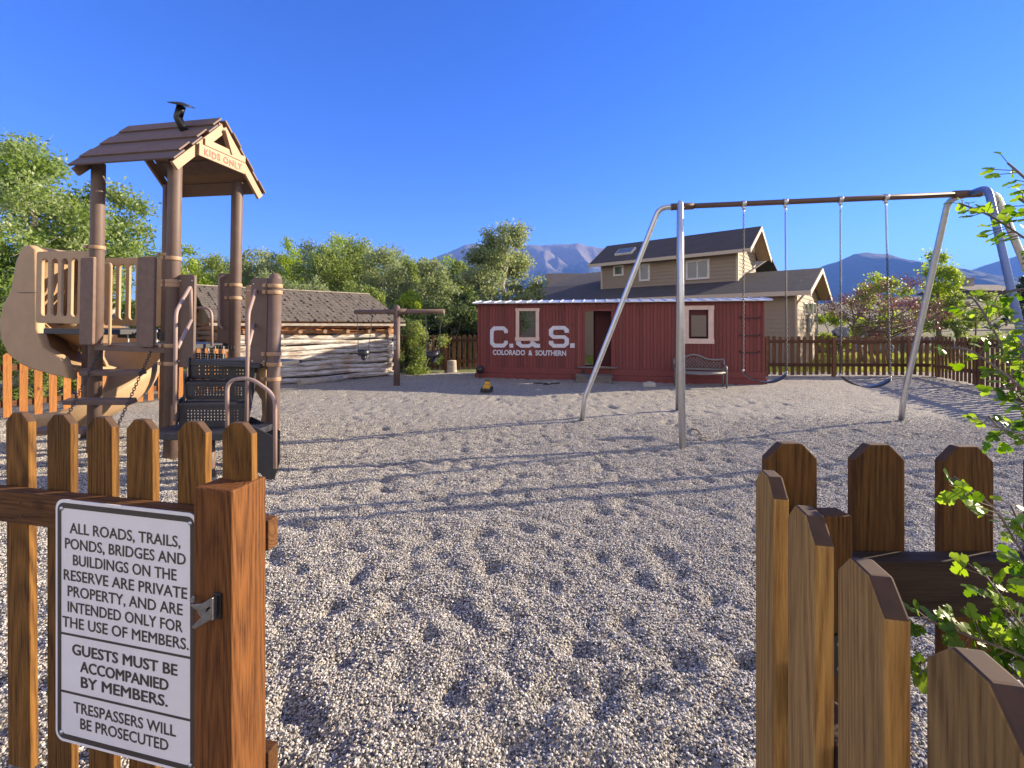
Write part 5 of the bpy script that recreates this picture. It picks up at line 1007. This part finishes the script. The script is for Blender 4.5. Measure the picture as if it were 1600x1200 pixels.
mb = MB(); mb.quad((ux1 + .03, uy0 - uo, ue - .075), (ux1 + .54, uy0 - uo, ue - .075), (ux1 + .54, ym, UR + .02), (ux1 + .03, ym, UR + .02)); mb.quad((ux1 + .03, ym, UR + .02), (ux1 + .54, ym, UR + .02), (ux1 + .54, uy1 + uo, ue - .075), (ux1 + .03, uy1 + uo, ue - .075)); mb.quad((ux0 - .5, uy0 - uo, ue - .08), (ux1 + .5, uy0 - uo, ue - .08), (ux1 + .5, uy0, ue - .06), (ux0 - .5, uy0, ue - .06)); mb.build('soffit', M['soffit'], UO)
MB().box(ux1 - .06, ux1 + .028, uy0 - .03, uy0 - .024, zb0, UE - .05).box(ux1 + .024, ux1 + .03, uy0 - .02, uy0 + .07, zb0, UE - .05).box(ux0 - .02, ux0 + .07, uy0 - .03, uy0 - .024, zb0, UE - .05).build('corner_board', M['trim'], HS)
def house_window(px0, px1, py0, py1, y, mull=False):
    a, b = HF.y(px0, py1, y), HF.y(px1, py0, y); x0, x1_, z0, z1 = a.x, b.x, a.z, b.z; t = .085; wdw = MB().box(x0, x0 + t, y - .06, y - .0, z0, z1).box(x1_ - t, x1_, y - .06, y, z0, z1).box(x0 + t, x1_ - t, y - .059, y, z1 - t, z1).box(x0 + t, x1_ - t, y - .065, y, z0, z0 + t)
    if mull: xm = (x0 + x1_) / 2; wdw.box(xm - .03, xm + .03, y - .055, y, z0 + t, z1 - t)
    o = wdw.build('window', M['wtrim'], HS); MB().box(x0 + t, x1_ - t, y - .035, y - .030, z0 + t, z1 - t).build('pane', M['glass'], o)
house_window(959, 975, 414, 432, uy0); house_window(999, 1016, 411, 440, uy0); house_window(1072, 1109, 404, 438, uy0, True)
def side_window(px0, px1, py0, py1, x):
    a, b = HF.x(px0, py1, x), HF.x(px1, py0, x); y0, y1 = a.y, b.y; t = .035; wdw = MB().box(x + .022, x + .05, y0, y0 + t, a.z, b.z).box(x, x + .06, y1 - t, y1, a.z, b.z).box(x + .022, x + .049, y0 + t, y1 - t, b.z - t, b.z).box(x + .022, x + .051, y0 + t, y1 - t, a.z, a.z + t); o = wdw.build('window', M['wtrim'], HS); MB().box(x + .03, x + .035, y0 + t, y1 - t, a.z + t, b.z - t).build('pane', M['glass'], o)
for a, b in ((1255, 1260), (1262, 1266.5), (1268.5, 1272.5)): side_window(a, b, 474, 491, .0)
a = HF.x(1262, 508, .03); MB().box(.025, .12, a.y - .09, a.y + .09, a.z - .25, a.z + .25).build('meter_box', M['grey'], HS, .01)
# skylight, satellite dish side, gable lamp
def on_slope(px, py):
    o = HF.I @ Vector((0, 0, EYE)); d = HF.I.to_3x3() @ Vector(((px - HX) / F, 1, (HY - py) / F)); k_ = (UR + .1 - ue) / (ym - (uy0 - uo)); t = (ue + k_ * (o.y - (uy0 - uo)) - o.z) / (d.z - k_ * d.y); return o + d * t, k_
c_, k_ = on_slope(977.5, 394.5); ang = math.atan(k_)
sk = MB().box(-.45, .45, -.3, .3, 0, .1, Matrix.Translation(c_) @ Matrix.Rotation(ang, 4, 'X')).build('skylight', M['wtrim'], UO, .01)
MB().box(-.39, .39, -.24, .24, .1, .115, Matrix.Translation(c_) @ Matrix.Rotation(ang, 4, 'X')).build('pane', M['glass'], sk)
p = HF.x(1176, 390, ux1 + .15); MB().tube([(ux1 + .02, p.y, p.z), (ux1 + .18, p.y, p.z)], .03, 8).tube([(ux1 + .18, p.y - .16, p.z - .1), (ux1 + .18, p.y + .16, p.z + .12)], .035, 8).tube([(ux1 + .18, p.y - .12, p.z + .14), (ux1 + .18, p.y + .12, p.z - .12)], .035, 8).build('gable_ornament', M['trim'], HS)
a = HF.y(1246, 459, -OH); MB().tube(bend([(.3, -OH - .05, e0 - .12), (.02, -.1, EL - .45), (.02, -.07, .1)], .1), .035, 8).build('downspout', M['trim'], HS)
# far house roof behind, with dish
p = at(895, 470, 46); FH = thing('grey_roof_house', 'house with a plain grey brown roof behind the tan house', 'house', (p.x, 46, 0), R(-3)); zt_, zb_ = EYE + (HY - 425) / F * 46, EYE + (HY - 460) / F * 46
mb = MB(); roof_quad(mb, (-2.7, -2.0, zb_), (6.5, -2.0, zb_), (6.5, 1.2, zt_), (-2.7, 1.2, zt_)); roof_quad(mb, (6.5, 4.4, zb_), (-2.7, 4.4, zb_), (-2.7, 1.2, zt_), (6.5, 1.2, zt_)); o = mb.build('roof', M['shingle2'], FH); m = o.modifiers.new('t', 'SOLIDIFY'); m.thickness = .15
mb = MB(); lap(mb, (-2.3, -1.4), (6.2, -1.4), -.1, lambda t: zb_ + .1, .2); lap(mb, (-2.3, 4), (-2.3, -1.4), -.1, lambda t: zb_ + 1.8 * (1 - abs(t - .5) * 2), .2); mb.build('wall', M['siding'], FH); MB().box(-2.7, 6.5, -2.06, -2.01, zb_ - .3, zb_ + .02).build('fascia', M['trim'], FH)
q = Frame(Vector((p.x, 46, 0)), R(-3)).y(917, 440, -1.2); MB().lathe([(0, .0), (.25, .03), (.45, .12), (.45, .14), (.25, .05), (0, .02)], 18, Matrix.Translation((q.x, -1.3, q.z)) @ Matrix.Rotation(R(70), 4, 'X')).tube([(q.x, -1.25, q.z - .9), (q.x, -1.28, q.z)], .04, 6).build('satellite_dish', M['black'], FH)
# ranch house on the hill
p = gpos(1532, 62); HH = thing('hill_house', 'low brown house with a chimney on the hillside', 'house', p, R(6)); zr = hgt(443, 62, p.z); mb = MB()
roof_quad(mb, (-4.2, -2, zr - 1.1), (4.6, -2, zr - 1.1), (4.6, 1.5, zr), (-4.2, 1.5, zr)); roof_quad(mb, (4.6, 5, zr - 1.1), (-4.2, 5, zr - 1.1), (-4.2, 1.5, zr), (4.6, 1.5, zr)); o = mb.build('roof', M['shingle2'], HH); m = o.modifiers.new('t', 'SOLIDIFY'); m.thickness = .2
MB().box(-3.9, 4.3, -1.5, 4.5, -2, zr - 1.0).build('wall', M['dkwood'], HH); MB().box(-1.4, -.2, .6, 1.6, zr - .4, zr + .7).box(-1.5, -.1, .5, 1.7, zr + .7, zr + .85).build('chimney', M['stone'], HH)

# ------------------------------------------------------------------ currant bush in the gateway (bright lobed leaves)
CBm = leafmat('currant_leaf', [(.06, .15, .015), (.13, .24, .022), (.23, .35, .05)], .55, .4); rng = np.random.default_rng(12)
CU = thing('currant_bush', 'bright green lobed leaf bush reaching over the fence beside the open gate', 'bush', (.98, .62, 0)); co = Vector((.98, .62, 0))
LOB = [(0, 0), (.16, -.06), (.40, .02), (.52, .18), (.44, .30), (.50, .46), (.20, .44), (.34, .66), (.22, .80), (.20, .94), (0, 1.0), (-.20, .94), (-.22, .80), (-.34, .66), (-.20, .44), (-.50, .46), (-.44, .30), (-.52, .18), (-.40, .02), (-.16, -.06)]
lm = MB(); tw = MB()
def leaf(p, d, up, s):
    d = d.normalized(); x = d.cross(up)
    if x.length < .01: return
    x.normalize(); n = x.cross(d); cup = rng.uniform(-.25, .25); vs = [p + x * (u * s) + d * (v * s) + n * (s * (cup * (u * u) * 2 - .12 * v * v + .05 * math.sin(u * 9))) for u, v in LOB] + [p + d * .4 * s - n * .03 * s]; k = len(LOB)
    lm.add(vs, [(k, i, (i + 1) % k) for i in range(k)], True, tint=float(rng.random()))
def branch(pxs, Y0, Y1, dens=1.0, size=.0165, r=.0018, root=None):
    n = len(pxs); P = [at(a, b, Y0 + (Y1 - Y0) * i / (n - 1)) - co for i, (a, b) in enumerate(pxs)]
    tw.tube(bend(P, .05, 4), [r] * 1 if False else r, 6)
    for i in range(n - 1):
        L = (P[i + 1] - P[i]).length; m_ = max(1, int(L / .0066 * dens))
        for j in range(m_):
            q = P[i].lerp(P[i + 1], (j + rng.random()) / m_); ax = (P[i + 1] - P[i]).normalized(); off = Vector(rng.normal(size=3)); off = (off - ax * off.dot(ax)).normalized(); e = q + off * rng.uniform(.008, .03) + ax * .01
            tw.tube([q, e], .0008, 4, cap=False)
            for _ in range(rng.integers(1, 3)): leaf(e, (off + ax * .5 + Vector(rng.normal(size=3)) * .45), Vector((rng.normal() * .5, -.55 + rng.normal() * .5, .8)), size * rng.uniform(.55, 1.25))
branch([(1720, 520), (1640, 400), (1598, 370), (1545, 335), (1500, 318)], .72, .84, 1.5); branch([(1700, 360), (1625, 300), (1590, 268), (1575, 255)], .74, .8, .7); branch([(1690, 430), (1620, 330), (1592, 310)], .72, .76, .9)
branch([(1700, 560), (1640, 455), (1595, 450), (1560, 460)], .7, .78, .9); branch([(1720, 700), (1650, 640), (1590, 590), (1555, 520), (1530, 478), (1520, 465)], .68, .82, .8)
branch([(1740, 760), (1640, 640), (1570, 585), (1520, 548), (1490, 542)], .66, .78, 1.0); branch([(1740, 700), (1660, 600), (1610, 560), (1590, 530)], .66, .74, 1.9); branch([(1750, 800), (1670, 680), (1610, 640), (1570, 600)], .66, .74, 1.8); branch([(1740, 720), (1660, 590), (1600, 500)], .68, .74, 1.6); branch([(1760, 800), (1680, 700), (1600, 680), (1560, 670), (1545, 650)], .66, .74, 1.3)
branch([(1740, 1000), (1660, 930), (1600, 870), (1560, 800), (1520, 765), (1490, 745)], .62, .76, .8, .021); branch([(1740, 1020), (1660, 960), (1620, 880), (1580, 790)], .62, .76, .8, .021)
branch([(1760, 1150), (1680, 1040), (1600, 985), (1555, 920), (1540, 900)], .62, .76, 1.1, .021); branch([(1740, 1120), (1650, 1050), (1560, 1010), (1490, 985), (1440, 965)], .62, .76, 1.3, .023); branch([(1700, 1150), (1620, 1070), (1540, 1040), (1470, 1020), (1430, 1040)], .62, .76, 1.2, .022); branch([(1740, 1140), (1660, 1040), (1600, 1020), (1530, 980)], .64, .74, 1.9, .024); branch([(1700, 1100), (1620, 1010), (1570, 960)], .66, .74, 1.5, .024)
for a in range(5): tw.tube([Vector((rng.uniform(-.05, .05), rng.uniform(-.04, .04), -.05)), Vector((rng.uniform(-.1, .1), rng.uniform(-.03, .08), .5)), Vector((rng.uniform(-.12, .1), rng.uniform(.0, .1), 1.0)), Vector((rng.uniform(-.12, .05), rng.uniform(.03, .12), 1.45))], [.008, .007, .006, .003], 7)
lm.build('leaves', CBm, CU); tw.build('stem', M['bark'], CU)

# ------------------------------------------------------------------ mountain air
hz = MB().box(-4300, 4300, -320, 6100, -30, 520).build('haze', None); tag(hz, 'blue mountain air between the yard and the far peaks', 'haze', kind='stuff')
hm, nt, b = new_mat('haze'); nt.nodes.remove(b); pv = nd(nt, 'VolumePrincipled', {'Color': (.13, .31, .95, 1), 'Density': .00026, 'Anisotropy': 0.0}); nt.links.new(pv.outputs[0], nt.nodes['Material Output'].inputs['Volume']); hz.data.materials.append(hm)
